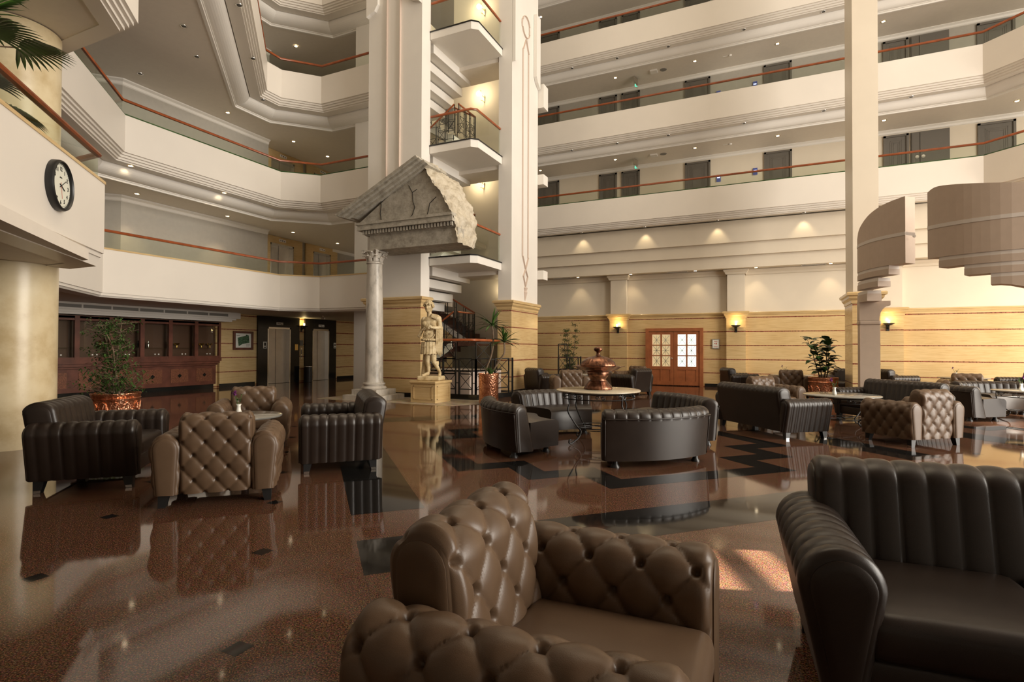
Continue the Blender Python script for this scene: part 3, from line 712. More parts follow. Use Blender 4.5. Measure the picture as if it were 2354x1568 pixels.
for i in range(n):
    ya, yb = Y0+W_*i, Y0+W_*(i+1)
    obj('stile', join(bx(.28,.36,ya-.06,ya+.06,1.06,2.26), bx(.30,.35,ya,yb,1.06,1.12), bx(.30,.35,ya,yb,2.14,2.26)), 'dark_wood', t_)
    for k in (0, 1):
        a, b = ya+.07+k*(W_/2-.065), ya+W_/2-.005+k*(W_/2-.065)
        g = obj('glass_door', bx(.325,.333,a,b,1.13,2.13), 'glass', t_)
        obj('door_knob', MB().lathe([(.001,0),(.02,.005),(.02,.03),(.001,.035)], n=10).xf(Matrix.Translation((.335, b-.05 if k == 0 else a+.05, 1.19)) @ Matrix.Rotation(pi/2,4,'Y')), 'porcelain', g)
    p = obj('panel', bx(.145,.162,ya+.14,yb-.14,.26,.70), 'burr_wood', t_)
    yc = (ya+yb)/2
    obj('diamond_inlay', MB().add([(.166,yc-.07,.48),(.166,yc,.41),(.166,yc+.07,.48),(.166,yc,.55)], [(0,1,2,3)]), 'black_stone', p)
obj('end_stile', join(bx(.28,.36,Y1-.05,Y1+.03,1.06,2.26), bx(.0,.04,Y1-.02,Y1+.03,1.06,2.26)), 'dark_wood', t_)
struct('ceiling_hood', MB().box(-17.45,-16.95,5,13.10,2.30,2.36).box(-17.45,-16.90,5,13.22,2.36,2.42).box(-17.45,-16.84,5,13.35,2.42,2.62), 'plaster')
for i in range(8):
    t_ = thing('vent_grille', ('grey vent slot in the white hood over the cabinet, ' + ('rightmost','second from the right','third from the right','fourth from the right','fifth from the right','sixth from the right','above the ficus','beside the round pillar')[i]), 'vent', (-16.838,12.5-.74*i,2.52), pi/2, 'vent slots over the cabinet')
    obj('slot', MB().box(-.35,.35,-.004,0,-.045,.045), 'vent_grey', t_); obj('edge', MB().box(-.365,-.35,-.008,0,-.055,.055).box(.35,.365,-.008,0,-.055,.055), 'plaster', t_)
# vases and cups inside the cabinet
def pot(y, prof, mat, label, handles=False, cat='vase', x=-17.28, z=1.396):
    t_ = thing('brass_vase' if mat == 'brass' else 'dark_bottle', label, cat, (x,y,z), 0, 'small vessels in the display cabinet')
    obj('body', MB().lathe(prof, n=20), mat, t_, smooth=True)
    if handles:
        for s_ in (-1,1): obj('handle', MB().tube([(0,s_*.05,.13),(0,s_*.09,.15),(0,s_*.10,.11),(0,s_*.06,.08)], .006, 6), mat, t_)
V1 = [(.02,0),(.035,.005),(.03,.02),(.06,.07),(.065,.10),(.04,.15),(.03,.17),(.045,.2),(.04,.2)]
V2 = [(.03,0),(.012,.02),(.012,.07),(.07,.11),(.085,.15),(.08,.15)]
V3 = [(.03,0),(.035,.01),(.03,.12),(.015,.15),(.015,.2),(.02,.21)]
pot(12.5, V2, 'brass', 'brass bowl on a foot, rightmost in the cabinet', True, 'bowl')
pot(12.2, V2, 'brass', 'two-handled brass cup, second vessel from the cabinet right end', True, 'cup')
pot(11.95, V1, 'brass', 'small brass jug, third vessel from the cabinet right end')
pot(11.35, V2, 'brass', 'footed brass cup in the second bay from the right', True, 'cup')
pot(11.1, V1, 'brass', 'round brass vase in the second bay from the right')
pot(10.45, V3, 'chrome', 'pale slim bottle in the third bay from the right', cat='bottle')
pot(10.15, V3, 'black_stone', 'dark slim bottle in the third bay from the right', cat='bottle')
pot(9.1, V1, 'brass', 'brass vase in the bay behind the ficus')
pot(7.5, V3, 'brass', 'tall brass vessel near the round pillar')
pot(7.2, V2, 'brass', 'brass goblet nearest the round pillar', cat='cup')

# ------------------------------------------------------------ stair tower: two piers, landings, flights
def xzprism(mb, poly, y0, y1):
    n = len(poly)
    return mb.add([(x,y0,z) for x,z in poly]+[(x,y1,z) for x,z in poly], [tuple(range(n)), tuple(range(n,2*n))[::-1]]+[(i,(i+1)%n,n+(i+1)%n,n+i) for i in range(n)])
PA = (-10.80,-8.87,12.86,13.32)      # left pier x0,x1,y0,y1
PB = (-7.47,-7.0,14.95,17.05)        # right pier
for nm, (a,b,c,d) in (('left',PA),('right',PB)):
    struct('wall_pier_'+nm, MB().box(a,b,c,d,0,2.62), 'travertine')
    struct('wall_pier_shaft_'+nm, MB().box(a+.01,b-.01,c+.01,d-.01,2.62,16.5), 'plaster')
    struct('baseboard_'+nm, MB().box(a-.015,b+.015,c-.015,d+.015,0,.13), 'black_stone')
    cornice([(b,d),(b,c),(a,c),(a,d),(b,d)][::-1] if False else [(b,d),(b,c),(a,c),(a,d)], 2.88, .13, .27, name='trim_'+('30' if nm == 'left' else '31'))
# pointed relief mouldings on the piers
def relief(prefix, pts_, tf, name, w_=.05, dep=.02):
    mb = MB()
    for a, b in pts_: mb.bar(tf(*a), tf(*b), w_, dep)
    struct(name, mb, 'pink_trim')
xc_ = -9.85
tfA = lambda s, z: (xc_+s, 12.865, z)
relief('a', [((-.235,4.2),(-.235,12.0)),((.235,4.2),(.235,12.0)),((-.235,12.0),(0,12.35)),((.235,12),(0,12.35))], tfA, 'trim_32', .13)
def bulb(cx, cz): return [((cx+.3*cos(a), cz+.34*sin(a)), (cx+.3*cos(a+.35), cz+.34*sin(a+.35))) for a in [k*.349 for k in range(18)]]
relief('a2', bulb(0, 12.72), tfA, 'trim_33', .09)
yc_ = 15.98
tfB = lambda s, z: (-6.995, yc_+s, z)
relief('b', [((-.22,4.35),(-.22,11.0)),((.22,4.35),(.22,11.0)),((-.22,11.0),(0,11.4)),((.22,11),(0,11.4)),((-.22,4.35),(0,3.95)),((.22,4.35),(0,3.95)),((0,3.95),(-.17,3.72)),((0,3.95),(.17,3.72)),((-.17,3.72),(0,3.4)),((.17,3.72),(0,3.4))], tfB, 'trim_34', .07)
relief('b2', bulb(0, 11.8), tfB, 'trim_35', .07)
struct('trim_36', MB().lathe([(.0,0),(.035,.12),(.07,.28),(.05,.33),(.08,.42),(.001,.47)], c=(-6.995,yc_,2.93), n=12), 'pink_trim')
# arched heads of the piers high up
for s_ in (-1, 1):
    mb = MB(); pts_ = [(0,12.35),(.0,12.15),(.1,12.1),(.16,11.95),(.3,12.0),(.36,12.35)]
    struct('trim_%d' % (37+(s_ > 0)), xzprism(MB(), [(xc_+s_*(.95-p[0]), p[1]) for p in ((0,11.3),(.0,13),(.42,13),(.42,11.6),(.3,11.42),(.12,11.36))], 12.75, 12.87), 'plaster')
    struct('trim_%d' % (55+(s_ > 0)), MB().add([(q, yc_+s_*(1.02-p[0]), p[1]) for q in (-7.0,-6.9) for p in ((0,10.2),(.0,12.6),(.34,12.6),(.34,10.5),(.22,10.34),(.08,10.26))], [(0,1,2,3,4,5),(11,10,9,8,7,6)]+[(i,(i+1)%6,6+(i+1)%6,6+i) for i in range(6)]), 'plaster')
# small brackets on the right pier edge, over the hall
for i, (z, h) in enumerate(((4.05,.30),(7.32,.34),(10.4,.8))):
    struct('trim_%d' % (70+i), MB().box(-7.2,-6.8,17.05,17.45,z-h,z), 'plaster')
struct('wall_behind_left_pier', MB().box(-12.55,-10.9,14.3,14.8,0,16.5), 'plaster')
struct('wall_tower_back', MB().box(-10.3,-7.48,16.95,17.1,0,16.5), 'plaster')
struct('wall_tower_side', MB().box(-12.6,-12.4,14.8,17.1,3.3,16.5), 'plaster')
land = [(-8.86,13.27),(-7.5,13.27),(-7.34,13.42),(-7.34,14.94),(-7.48,14.94),(-7.48,16.0),(-9.3,16.0),(-9.3,13.33),(-8.86,13.33)]
landfront = [(-8.95,13.27),(-7.5,13.27),(-7.34,13.42),(-7.34,15.0)]
for i, z in enumerate((.78, 4.05, 7.32, 10.67)):
    zz = z
    nm = ('lowest','second','third','topmost')[i]
    struct('floor_landing_%d' % (i+1), MB().prism(land, zz-.24 if i else 0.0, zz-.02), 'plaster' if i else 'pink_trim')
    struct('trim_%d' % (80+i), MB().sweep(landfront, [(-.012,zz-.03),(-.012,zz+.01),(.12,zz+.01),(.12,zz-.03)]), 'black_stone')
    if i: struct('ceiling_landing_%d' % (i+1), MB().box(-9.3,-7.5,15.0,16.0,zz-.36,zz-.24), 'ceiling_paint')
    balustrade([(-8.87,13.30),(-7.52,13.30),(-7.37,13.44),(-7.37,14.95)], zz+.88, 'clear glass and brown handrail on the %s tower landing' % nm, d=.04, drop=.84, group='glass balustrades on the tower landings')
# flights: stepped beams seen from below and iron railings
def flight(name, x0, x1, z0, z1, ya, yb, n, mat='stair_stone', label=''):
    t_ = thing(name, label, 'stairs', (0,0,0), 0)
    st = MB(); so = []
    dx = (x1-x0)/n; dz = (z1-z0)/n
    for k in range(n):
        xa, xb = x0+dx*k, x0+dx*(k+1); za = z0+dz*k
        st.box(min(xa,xb), max(xa,xb), ya, yb, za, za+dz)
    obj('steps', st, mat, t_)
    mb = MB(); xzprism(mb, [(x0,z0),(x1,z1),(x1,z1-.22),(x0+dx,z0-.05)], ya-.02, ya+.06)
    obj('stringer', mb, 'plaster', t_)
    return t_
def iron_rail(label, a, b, h=.92, n=6, name='iron_railing', group=None, wood=True, flip=False):
    """Black iron railing between two floor points; each bay has a crossed square."""
    t_ = thing(name, label, 'railing', (0,0,0), 0, group)
    a = Vector(a); b = Vector(b); up = Vector((0,0,h)); mb = MB()
    for k in range(n):
        p = a.lerp(b, k/n); q = a.lerp(b, (k+1)/n)
        m0 = p.lerp(q, .22)
        mb.bar(p, p+up, .022); mb.bar(m0, m0+up*.97, .014)
        base = .30+.0*k; top_ = .62
        c = [m0+up*base, Vector((q.x,q.y,m0.z))+up*base, Vector((q.x,q.y,m0.z))+up*top_, m0+up*top_]
        for i in range(4): mb.bar(c[i], c[(i+1)%4], .012)
        mb.bar(c[0], c[2], .01); mb.bar(c[1], c[3], .01)
        mb.bar(p+up*.08, Vector((q.x,q.y,p.z))+up*.08, .012); mb.bar(p+up*.80, Vector((m0.x,m0.y,p.z))+up*.80, .012)
    mb.bar(b, b+up, .022)
    obj('ironwork', mb, 'black_paint', t_)
    if wood: obj('handrail', MB().tube([a+up, b+up], .028, 8), 'rail_wood', t_)
    return t_
G = 'iron railings on the tower stairs'
for i, z in enumerate((.78, 4.05, 7.32)):
    f_n = ('lowest','second','third')[i]
    # upper flight: from the half landing on the right up to the left
    flight('stair_flight', -8.9, -10.85, z+.85, z+2.0, 15.85, 16.9, 8, mat='stair_stone' if i == 0 else 'plaster', label='dark stone stair flight climbing left behind the piers, %s storey' % f_n)
    iron_rail('iron railing with crossed squares on the %s climbing-left flight' % f_n, (-8.75,15.8,z+.85), (-10.85,15.8,z+2.05), .95, 6, group=G)
    flight('stair_flight', -10.3, -8.95, z+.0, z+.85, 14.7, 15.7, 5, mat='stair_stone' if i == 0 else 'plaster', label='dark stone stair flight rising right to the half landing, %s storey' % f_n)
    iron_rail('iron railing on the %s flight rising right to the half landing' % f_n, (-10.2,14.62,z-.05), (-8.85,14.62,z+.85), .92, 4, group=G)
    iron_rail('short iron railing closing the %s half landing' % f_n, (-8.72,14.66,z+.85), (-8.72,15.7,z+.85), .92, 3, group=G)
    if i == 0: struct('floor_half_landing_%d' % (i+1), MB().box(-8.9,-7.49,14.97,16.94,z+.70,z+.85), 'stair_stone')
# stepped beams under each upper landing, left side
for i, z in enumerate((4.05, 7.32, 10.67)):
    bb = MB()
    for k in range(4): bb.box(-9.9-.4*k, -8.9-.33*k, 13.5+.25*k, 15.75, z-.50-.30*k, z-.24-.30*k)
    struct('ceiling_steps_%d' % (i+1), bb, 'plaster')
# tower wall globes
for i, z in enumerate((3.98+3.3*0, 7.27, 10.37, 13.47)):
    if i == 0: continue
    t_ = thing('globe_lamp', 'glowing globe lamp on a brass bracket on the tower wall, %s of three' % ('','lowest','middle','topmost')[i], 'wall lamp', (-9.08,16.94,z), 0, 'globe lamps on the tower wall')
    obj('globe', MB().lathe([(.001,-.085),(.05,-.07),(.085,0),(.05,.07),(.001,.085)], c=(-.08,-.18,.03), n=18), 'globe', t_, smooth='all')
    obj('bracket', MB().box(.03,.07,-.03,0,-.22,.0).tube([(.05,-.02,-.05),(.05,-.16,-.05),(.0,-.18,.14),(-.08,-.18,.14)], .012, 6).bar((.05,-.02,-.2),(-.0,-.15,-.2),.015), 'brass', t_)
    lamp('globe_light', 'POINT', (-9.15,16.62,z+.03), (0,0,0), 15, (1,.76,.42), shadow_soft_size=.09)
lamp('landing_light', 'POINT', (-8.3,16.7,3.45), (0,0,0), 4, (1,.76,.42), shadow_soft_size=.1)
# black iron railing round the stair well, on a dark curb
def xpanel(mb, a, b, z0, z1, w_=.03):
    a = Vector((*a,0)); b = Vector((*b,0)); A0 = a+Vector((0,0,z0)); B0 = b+Vector((0,0,z0)); A1 = a+Vector((0,0,z1)); B1 = b+Vector((0,0,z1))
    mb.bar(A0,B0,w_); mb.bar(A1,B1,w_); mb.bar(A0,A1,w_); mb.bar(B0,B1,w_); mb.bar(A0,B1,w_*.45); mb.bar(A1,B0,w_*.45)
def well_rail(a, b, n, label, tall=(), grp='black crossed railings around the stair well'):
    t_ = thing('iron_railing', label, 'railing', (0,0,0), 0, grp)
    a = Vector(a); b = Vector(b)
    for k in range(n):
        p = a.lerp(b, k/n); q = a.lerp(b, (k+.78)/n); r = a.lerp(b, (k+1)/n); mb = MB()
        xpanel(mb, p, q, .28, .70); xpanel(mb, p, q, .70, 1.12)
        mb.bar((p.x,p.y,.1),(p.x,p.y,1.12),.045); mb.bar((q.x,q.y,.1),(q.x,q.y,.28),.03)
        mb.bar((q.x,q.y,1.1),(r.x,r.y,1.1),.03); mb.bar((q.x,q.y,.45),(r.x,r.y,.45),.02)
        if k in tall: xpanel(mb, p, q, 1.12, 1.56)
        obj('crossed_panel', mb, 'black_paint', t_)
    obj('end_post', MB().bar((b.x,b.y,.1),(b.x,b.y,1.14),.045), 'black_paint', t_)
well_rail((-8.75,13.05), (-7.18,13.05), 3, 'black iron railing with crossed panels behind the statue', tall=(1,))
well_rail((-7.18,13.05), (-6.75,14.5), 2, 'short black crossed railing beside the copper pot of the dracaena', tall=(0,))
well_rail((-6.45,17.6), (-5.75,17.9), 2, 'black crossed railing right of the right pier', tall=(0,))
struct('trim_90', MB().sweep([(-8.86,13.05),(-7.15,13.05),(-6.72,14.6)], [(-.06,0),(-.06,.14),(.06,.14),(.06,0)]), 'black_stone')
struct('trim_91', MB().sweep([(-6.5,17.58),(-5.7,17.92)], [(-.06,0),(-.06,.13),(.06,.13),(.06,0)]), 'black_stone')
# ------------------------------------------------------------ antique column
t_ = thing('antique_column', 'grey veined marble column with a carved leafy capital on stone slabs', 'column', (-9.83,12.03,0))
obj('lower_slab', MB().box(-.62,.62,-.55,.55,0,.13), 'marble', t_); obj('upper_slab', MB().box(-.42,.42,-.42,.42,.13,.28), 'marble', t_)
obj('base', MB().lathe([(.33,.28),(.35,.31),(.33,.35),(.28,.37),(.28,.39),(.31,.41),(.31,.44),(.27,.46)], n=40), 'marble', t_, smooth=50)
obj('shaft', MB().lathe([(.27,.46),(.25,.52),(.245,.8),(.24,2.0),(.215,3.3),(.205,3.72),(.23,3.74),(.23,3.77),(.2,3.79)], n=40), 'marble', t_, smooth=50)
cp = MB().lathe([(.19,3.78),(.20,3.9),(.22,4.0),(.27,4.05)], n=24, fn=lambda a, i: 1+.05*cos(8*a))
for ring, (z, r, hh, n_) in enumerate(((3.79,.205,.16,8),(3.88,.215,.17,8),(3.96,.235,.14,4))):
    for k in range(n_):
        a = 2*pi*(k+.5*ring)/n_ + (pi/4 if ring == 2 else 0)
        ca, sa = cos(a), sin(a); tx, ty = -sa, ca
        pr = [(0,0,.055),(.02,hh*.5,.06),(.05,hh*.85,.05),(.10,hh,.035),(.13,hh*.85,.015)]
        V = []; 
        for d_, zz, ww in pr:
            for s_ in (-1,0,1): V.append(((r+d_+(.015 if s_ == 0 else 0))*ca+tx*ww*s_, (r+d_+(.015 if s_ == 0 else 0))*sa+ty*ww*s_, z+zz))
        V2_ = [(x-.025*ca, y-.025*sa, zz-.012) for x, y, zz in V]
        F = [(i*3+j, i*3+j+1, i*3+j+4, i*3+j+3) for i in range(4) for j in range(2)]
        F2 = [tuple(15+i for i in f[::-1]) for f in F]
        rim = [0,1,2,5,8,11,14,13,12,9,6,3]
        cp.add(V+V2_, F+F2+[(rim[i], rim[(i+1)%12], 15+rim[(i+1)%12], 15+rim[i]) for i in range(12)])
for k in range(4):
    a = pi/4+k*pi/2; 
    sp = [((.30-.0*j+.045*cos(j*.8)*(1-j/12))*cos(a), (.30+.045*cos(j*.8)*(1-j/12))*sin(a), 4.02+.045*sin(j*.8)*(1-j/12)) for j in range(11)]
    cp.tube(sp, .016, 6)
cp.add([(x,y,z) for z in (4.05,4.095) for x,y in [(.31*cos(a)*(1 if i%2 == 0 else .72), .31*sin(a)*(1 if i%2 == 0 else .72)) for i, a in enumerate([pi/4+j*pi/4 for j in range(8)])]],
       [tuple(range(8))[::-1], tuple(range(8,16))]+[(i,(i+1)%8,8+(i+1)%8,8+i) for i in range(8)])
obj('capital', cp, 'marble', t_)
# ------------------------------------------------------------ pediment fragment
t_ = thing('pediment_fragment', 'grey stone temple gable fragment with a broken white right edge, above the statue', 'stone fragment', (0,0,0))
YF, YB = 11.86, 12.84
slope = (6.37-5.10)/(-8.2+10.88)
tymp = [(-10.35,4.86),(-7.18,4.80),(-7.35,5.0),(-7.5,5.35),(-7.75,5.62),(-7.92,5.9),(-8.10,6.12),(-8.2,6.22)]
o_ = obj('tympanum', xzprism(MB(), tymp, YF+.06, YB-.1), 'fragment_stone', t_)
for i, (o0, o1, pro, x0, x1) in enumerate(((0,.08,-.30,-10.88,-8.16),(.08,.15,-.24,-10.80,-8.1),(.15,.24,-.14,-10.68,-8.02),(.24,.31,-.05,-10.5,-7.98))):
    zz = lambda x: 5.10+(x+10.88)*slope
    mb = MB(); p = [(x0+o0*.6, zz(x0)-o0*.5),(x1+.1*i*0, zz(x1)-o0),(x1+.06, zz(x1+.06)-o1-.02),(x0+o1*.9, zz(x0)-o1*.8)]
    p = [(x0, zz(x0)-o0),(x1, zz(x1)-o0),(x1+.04, zz(x1+.04)-o1),(x0+.12, zz(x0+.12)-o1)]
    xzprism(mb, p, YF+pro, YB-.05); obj('raking_moulding', mb, 'fragment_stone', t_)
for (x0, x1, z0, z1, pro) in ((-10.30,-7.19,4.80,4.87,-.10),(-10.26,-7.2,4.72,4.80,-.06),(-10.22,-7.15,4.64,4.72,-.13),(-10.02,-7.13,4.50,4.64,.02),(-9.9,-7.08,4.10,4.50,.04)):
    obj('moulding', MB().box(x0,x1,YF+pro,YB-.05,z0,z1), 'fragment_stone', t_)
dn_ = MB()
for k in range(30):
    x = -10.06+k*.097; dn_.box(x, x+.055, YF-.08, YF+.03, 4.53, 4.63)
for k in range(6): dn_.box(-10.08,-10.0,YF+.05+k*.1,YF+.105+k*.1,4.53,4.63)
obj('dentils', dn_, 'fragment_stone', t_)
cr = MB()
def crack(P, w_=.014):
    for a, b in zip(P, P[1:]): cr.bar((a[0],YF+.055,a[1]),(b[0],YF+.055,b[1]), w_, .012)
crack([(-9.55,5.62),(-9.53,5.3),(-9.56,5.1),(-9.52,4.9)], .02); crack([(-8.62,5.75),(-8.5,5.55),(-8.48,5.3),(-8.42,5.15),(-8.5,4.95),(-8.6,4.87)]); crack([(-7.75,5.35),(-7.95,5.2),(-8.0,4.98),(-8.05,4.87)]); crack([(-8.5,5.55),(-8.35,5.62)])
obj('cracks', cr, 'black_paint', t_)
Fr = [(-7.04,4.08),(-7.13,4.42),(-7.12,4.60),(-7.2,4.85),(-7.42,5.15),(-7.58,5.45),(-7.82,5.72),(-7.98,6.0),(-8.18,6.34)]
Bk = [(-7.12,4.07),(-7.05,4.42),(-7.06,4.75),(-7.2,5.1),(-7.3,5.4),(-7.42,5.65),(-7.6,5.95),(-7.85,6.12),(-8.25,6.38)]
A, _ = resample(Fr, 60); B, _ = resample(Bk, 60); V = []; rn = random.Random(3); nk = 24
from mathutils import noise as mnoise
for i in range(61):
    for k in range(nk+1):
        q = k/nk; p = A[i].lerp(B[i], q); y = YF-.02+(YB-YF)*q
        h = mnoise.fractal(Vector((p.x*3, y*3.2, p.y*3)), .9, 2.2, 6)*.11+.05*sin(q*pi)+mnoise.noise(Vector((p.x*14, y*14, p.y*14)))*.03
        if k == 0: h = mnoise.noise(Vector((p.x*12, 3, p.y*12)))*.04
        V.append((p.x+h*.9, y, p.y+h*.45 if 0 < i else p.y))
F = [(i*(nk+1)+k, i*(nk+1)+k+1, (i+1)*(nk+1)+k+1, (i+1)*(nk+1)+k) for i in range(60) for k in range(nk)]
obj('broken_face', MB().add(V, F), 'broken_stone', t_, smooth='all')
obj('back_plate', xzprism(MB(), [(-9.9,4.1)]+[(p.x-.1,p.y) for p in B][::6]+[(-9.9,5.5)], YB-.12, YB-.02), 'fragment_stone', t_)
for x in (-9.2,-8.3): obj('wall_tie', MB().box(x-.05,x+.05,YB-.1,12.855,5.0,5.1), 'black_paint', t_)

# ------------------------------------------------------------ statue on its pedestal
t_ = thing('pedestal', 'square cream marble pedestal with recessed panels under the statue', 'pedestal', (-8.02,12.12,0))
obj('block', MB().box(-.375,.375,-.375,.375,0,.50), 'travertine_plain', t_)
obj('cap', rbox(-.41,.41,-.41,.41,.49,.56,.02,2), 'travertine_plain', t_)
fr_ = MB()
for k in range(4):
    M_ = Matrix.Rotation(k*pi/2, 4, 'Z'); g = MB()
    g.box(-.29,.29,-.385,-.37,.08,.1).box(-.29,.29,-.385,-.37,.41,.43).box(-.29,-.27,-.385,-.37,.08,.43).box(.27,.29,-.385,-.37,.08,.43); fr_ = join(fr_, g.xf(M_))
obj('panel_frame', fr_, 'travertine_plain', t_)
S_ = thing('statue', 'weathered cream stone statue of a curly-haired warrior in armour and cloak', 'statue', (-8.02,12.12,.56), radians(14))
obj('plinth', rbox(-.30,.32,-.26,.24,0,.12,.03,2), 'statue_stone', S_)
def P_(zx, zy, y=0.0): return Vector(((zx-320)*.00193, y, (1165-zy)*.00193+.12))
bd = MB()
def cap(a, b, ra, rb, n=6):
    a = Vector(a); b = Vector(b); P = []; R = []
    for k in range(5):
        q = k/4; P.append(a.lerp(b, q)); R.append(ra+(rb-ra)*q)
    d = (b-a).normalized(); P = [a-d*ra*.7]+P+[b+d*rb*.7]; R = [ra*.6]+R+[rb*.6]
    bd.tube(P, R, 12)
def ell(c, rx, ry, rz, tilt=0):
    V = []; F = []; n, m_ = 14, 9
    for i in range(m_+1):
        ph = pi*i/m_
        for k in range(n): V.append(Vector((rx*sin(ph)*cos(2*pi*k/n), ry*sin(ph)*sin(2*pi*k/n), rz*cos(ph))))
    M_ = Matrix.Rotation(tilt, 3, 'Y'); V = [M_ @ v + Vector(c) for v in V]
    for i in range(m_):
        for k in range(n): F.append((i*n+k, i*n+(k+1)%n, (i+1)*n+(k+1)%n, (i+1)*n+k))
    bd.add(V, F)
# legs
cap(P_(350,840), P_(372,965,-.06), .100, .068); cap(P_(372,965,-.06), P_(432,1100,.05), .066, .042); cap(P_(440,1130,.04), P_(455,1155,-.08), .045, .035)
ell(P_(400,1010,.03), .05, .06, .10, .3)
cap(P_(285,840), P_(282,980,-.05), .100, .070); cap(P_(282,980,-.05), P_(286,1110,.02), .066, .044); cap(P_(280,1135,.0), P_(238,1152,-.10), .048, .036)
ell(P_(286,1030,.03), .055, .06, .10)
ell(P_(225,1155,-.12), .045, .05, .03); ell(P_(462,1157,-.12), .045, .05, .03)
# tree-trunk support
cap(P_(222,860,.12), P_(205,1150,.12), .065, .095)
# hips, torso, chest
ell(P_(300,830), .20, .15, .14); ell(P_(296,620), .185, .14, .20); ell(P_(300,480), .20, .145, .22); ell(P_(312,410), .225, .125, .12)
for s_ in (-1,1): ell(P_(300+s_*52,455,-.09), .09, .055, .075)
ell(P_(290,600,-.08), .10, .07, .12)
cap(P_(298,365), P_(292,300), .075, .065)
# shoulders and arms
ell(P_(415,385), .10, .10, .09); ell(P_(222,400), .085, .085, .09)
cap(P_(430,400), P_(448,510,.02), .075, .058); cap(P_(448,512,.0), P_(378,510,-.20), .058, .040)
cap(P_(205,410), P_(192,520,.03), .065, .052); cap(P_(192,520,.03), P_(150,625,-.03), .05, .045)
# hand and fingers, loosely closed
ell(P_(362,508,-.245), .042, .04, .03)
for k in range(4):
    a = P_(352-k*3, 492+k*11, -.26); cap(a, a+Vector((-.035,-.015,.004)), .0105, .010); cap(a+Vector((-.035,-.015,.004)), a+Vector((-.045,.018,-.004)), .0098, .009)
cap(P_(368,488,-.25), P_(345,480,-.262), .013, .010)
# head
hd = P_(285,232)
ell(hd, .104, .118, .142); ell(hd+Vector((-.005,-.058,-.075)), .066, .06, .06); cap(hd+Vector((-.008,-.118,.02)), hd+Vector((-.008,-.140,-.025)), .012, .019)
for s_ in (-1,1):
    ell(hd+Vector((s_*.037-.006,-.088,.022)), .022, .016, .012); cap(hd+Vector((s_*.018-.006,-.104,.045)), hd+Vector((s_*.055-.006,-.09,.047)), .010, .008)
    ell(hd+Vector((s_*.092,.0,-.01)), .014, .022, .032)
cap(hd+Vector((-.028,-.101,-.052)), hd+Vector((.014,-.101,-.052)), .009, .009); cap(hd+Vector((-.022,-.099,-.066)), hd+Vector((.01,-.099,-.066)), .009, .008)
bo = obj('body', bd, 'statue_stone', S_, smooth='all')
md = bo.modifiers.new('blend', 'REMESH'); md.mode = 'VOXEL'; md.voxel_size = .0095; md.use_smooth_shade = True
md = bo.modifiers.new('soft', 'SMOOTH'); md.iterations = 3; md.factor = .5
hr = MB(); rn = random.Random(5); bd = hr
for k in range(150):
    th = rn.uniform(0, 2*pi); ph = rn.uniform(0, 1.75); d_ = Vector((sin(ph)*cos(th), sin(ph)*sin(th), cos(ph)))
    if d_.y < -.45 and d_.z < .42: continue
    c = hd+Vector((d_.x*.125, d_.y*.132, d_.z*.155+.02)); r = rn.uniform(.024,.037)
    V = []; F = []
    for i in range(5):
        p2 = pi*i/4
        for q in range(7): V.append(c+Vector((sin(p2)*cos(2*pi*q/7), sin(p2)*sin(2*pi*q/7), cos(p2)))*r)
    for i in range(4):
        for q in range(7): F.append((i*7+q, i*7+(q+1)%7, (i+1)*7+(q+1)%7, (i+1)*7+q))
    hr.add(V, F)
obj('curly_hair', hr, 'statue_stone', S_, smooth='all')
# kilt of straps
kt = MB(); n = 96
def kr(a, base, amp=.011): return base*(1+amp/base*abs(sin(a*9)))
for (z0, r0, z1, r1) in ((P_(0,700).z, .200, P_(0,765).z, .225), (P_(0,765).z-.0, .215, P_(0,862).z, .235)):
    V = []
    for z, r in ((z0, r0), ((z0+z1)/2, (r0+r1)/2), (z1, r1), (z1-.004, r1-.03)):
        for k in range(n):
            a = 2*pi*k/n; rr = kr(a, r, .016); V.append((-.045+rr*cos(a), rr*.78*sin(a), z-(.02*abs(sin(a*9)) if z == z1 else 0)))
    kt.add(V, [(i*n+k, i*n+(k+1)%n, (i+1)*n+(k+1)%n, (i+1)*n+k) for i in range(3) for k in range(n)])
for k in range(14):
    a = pi+.15+k*(pi-.3)/13; c = (-.045+.205*cos(a), .205*.78*sin(a), P_(0,672).z-.015*sin(a)*0)
    kt.lathe([(.001,-.035),(.03,-.02),(.032,0),(.02,.025),(.001,.03)], c=c, n=10)
obj('strap_kilt', kt, 'statue_stone', S_, smooth=60)
rl = MB()     # relief scrolls on the breastplate, edge of the cuirass
def curl(cx, cy, r, s_):
    rl.tube([P_(cx+s_*r*(1-j/14)*cos(j*.6), cy+r*(1-j/14)*sin(j*.6), -.150-.0*j) for j in range(13)], .008, 5)
for s_ in (-1,1): curl(300+s_*55, 520, 26, s_); curl(296+s_*40, 585, 20, -s_)
rl.tube([P_(296+95*cos(a), 595+70*sin(a), -.10-.06*abs(sin(a))) for a in [k*pi/12 for k in range(13)]], .010, 6)
obj('breastplate_relief', rl, 'statue_stone', S_, smooth=60)
ck = MB()
for k in range(7):   # folds over the shoulder
    ck.tube([P_(330+k*14, 318+k*3, .06), P_(350+k*13, 325+k*4, -.07), P_(345+k*12, 372+k*4, -.135)], [.018,.022,.012], 7)
for k in range(9):   # cloak hanging from the forearm
    x = 408+k*8.5; y = -.09+.012*k
    ck.tube([P_(x+6, 480+abs(k-4)*3, y), P_(x+4, 560, y-.015), P_(x+2, 700, y), P_(x-2, 820, y+.01), P_(x+(k%3)*3, 905-abs(k-5)*12, y)], [.012,.015,.014,.012,.007], 7)
co = obj('cloak', ck, 'statue_stone', S_, smooth='all')
pass

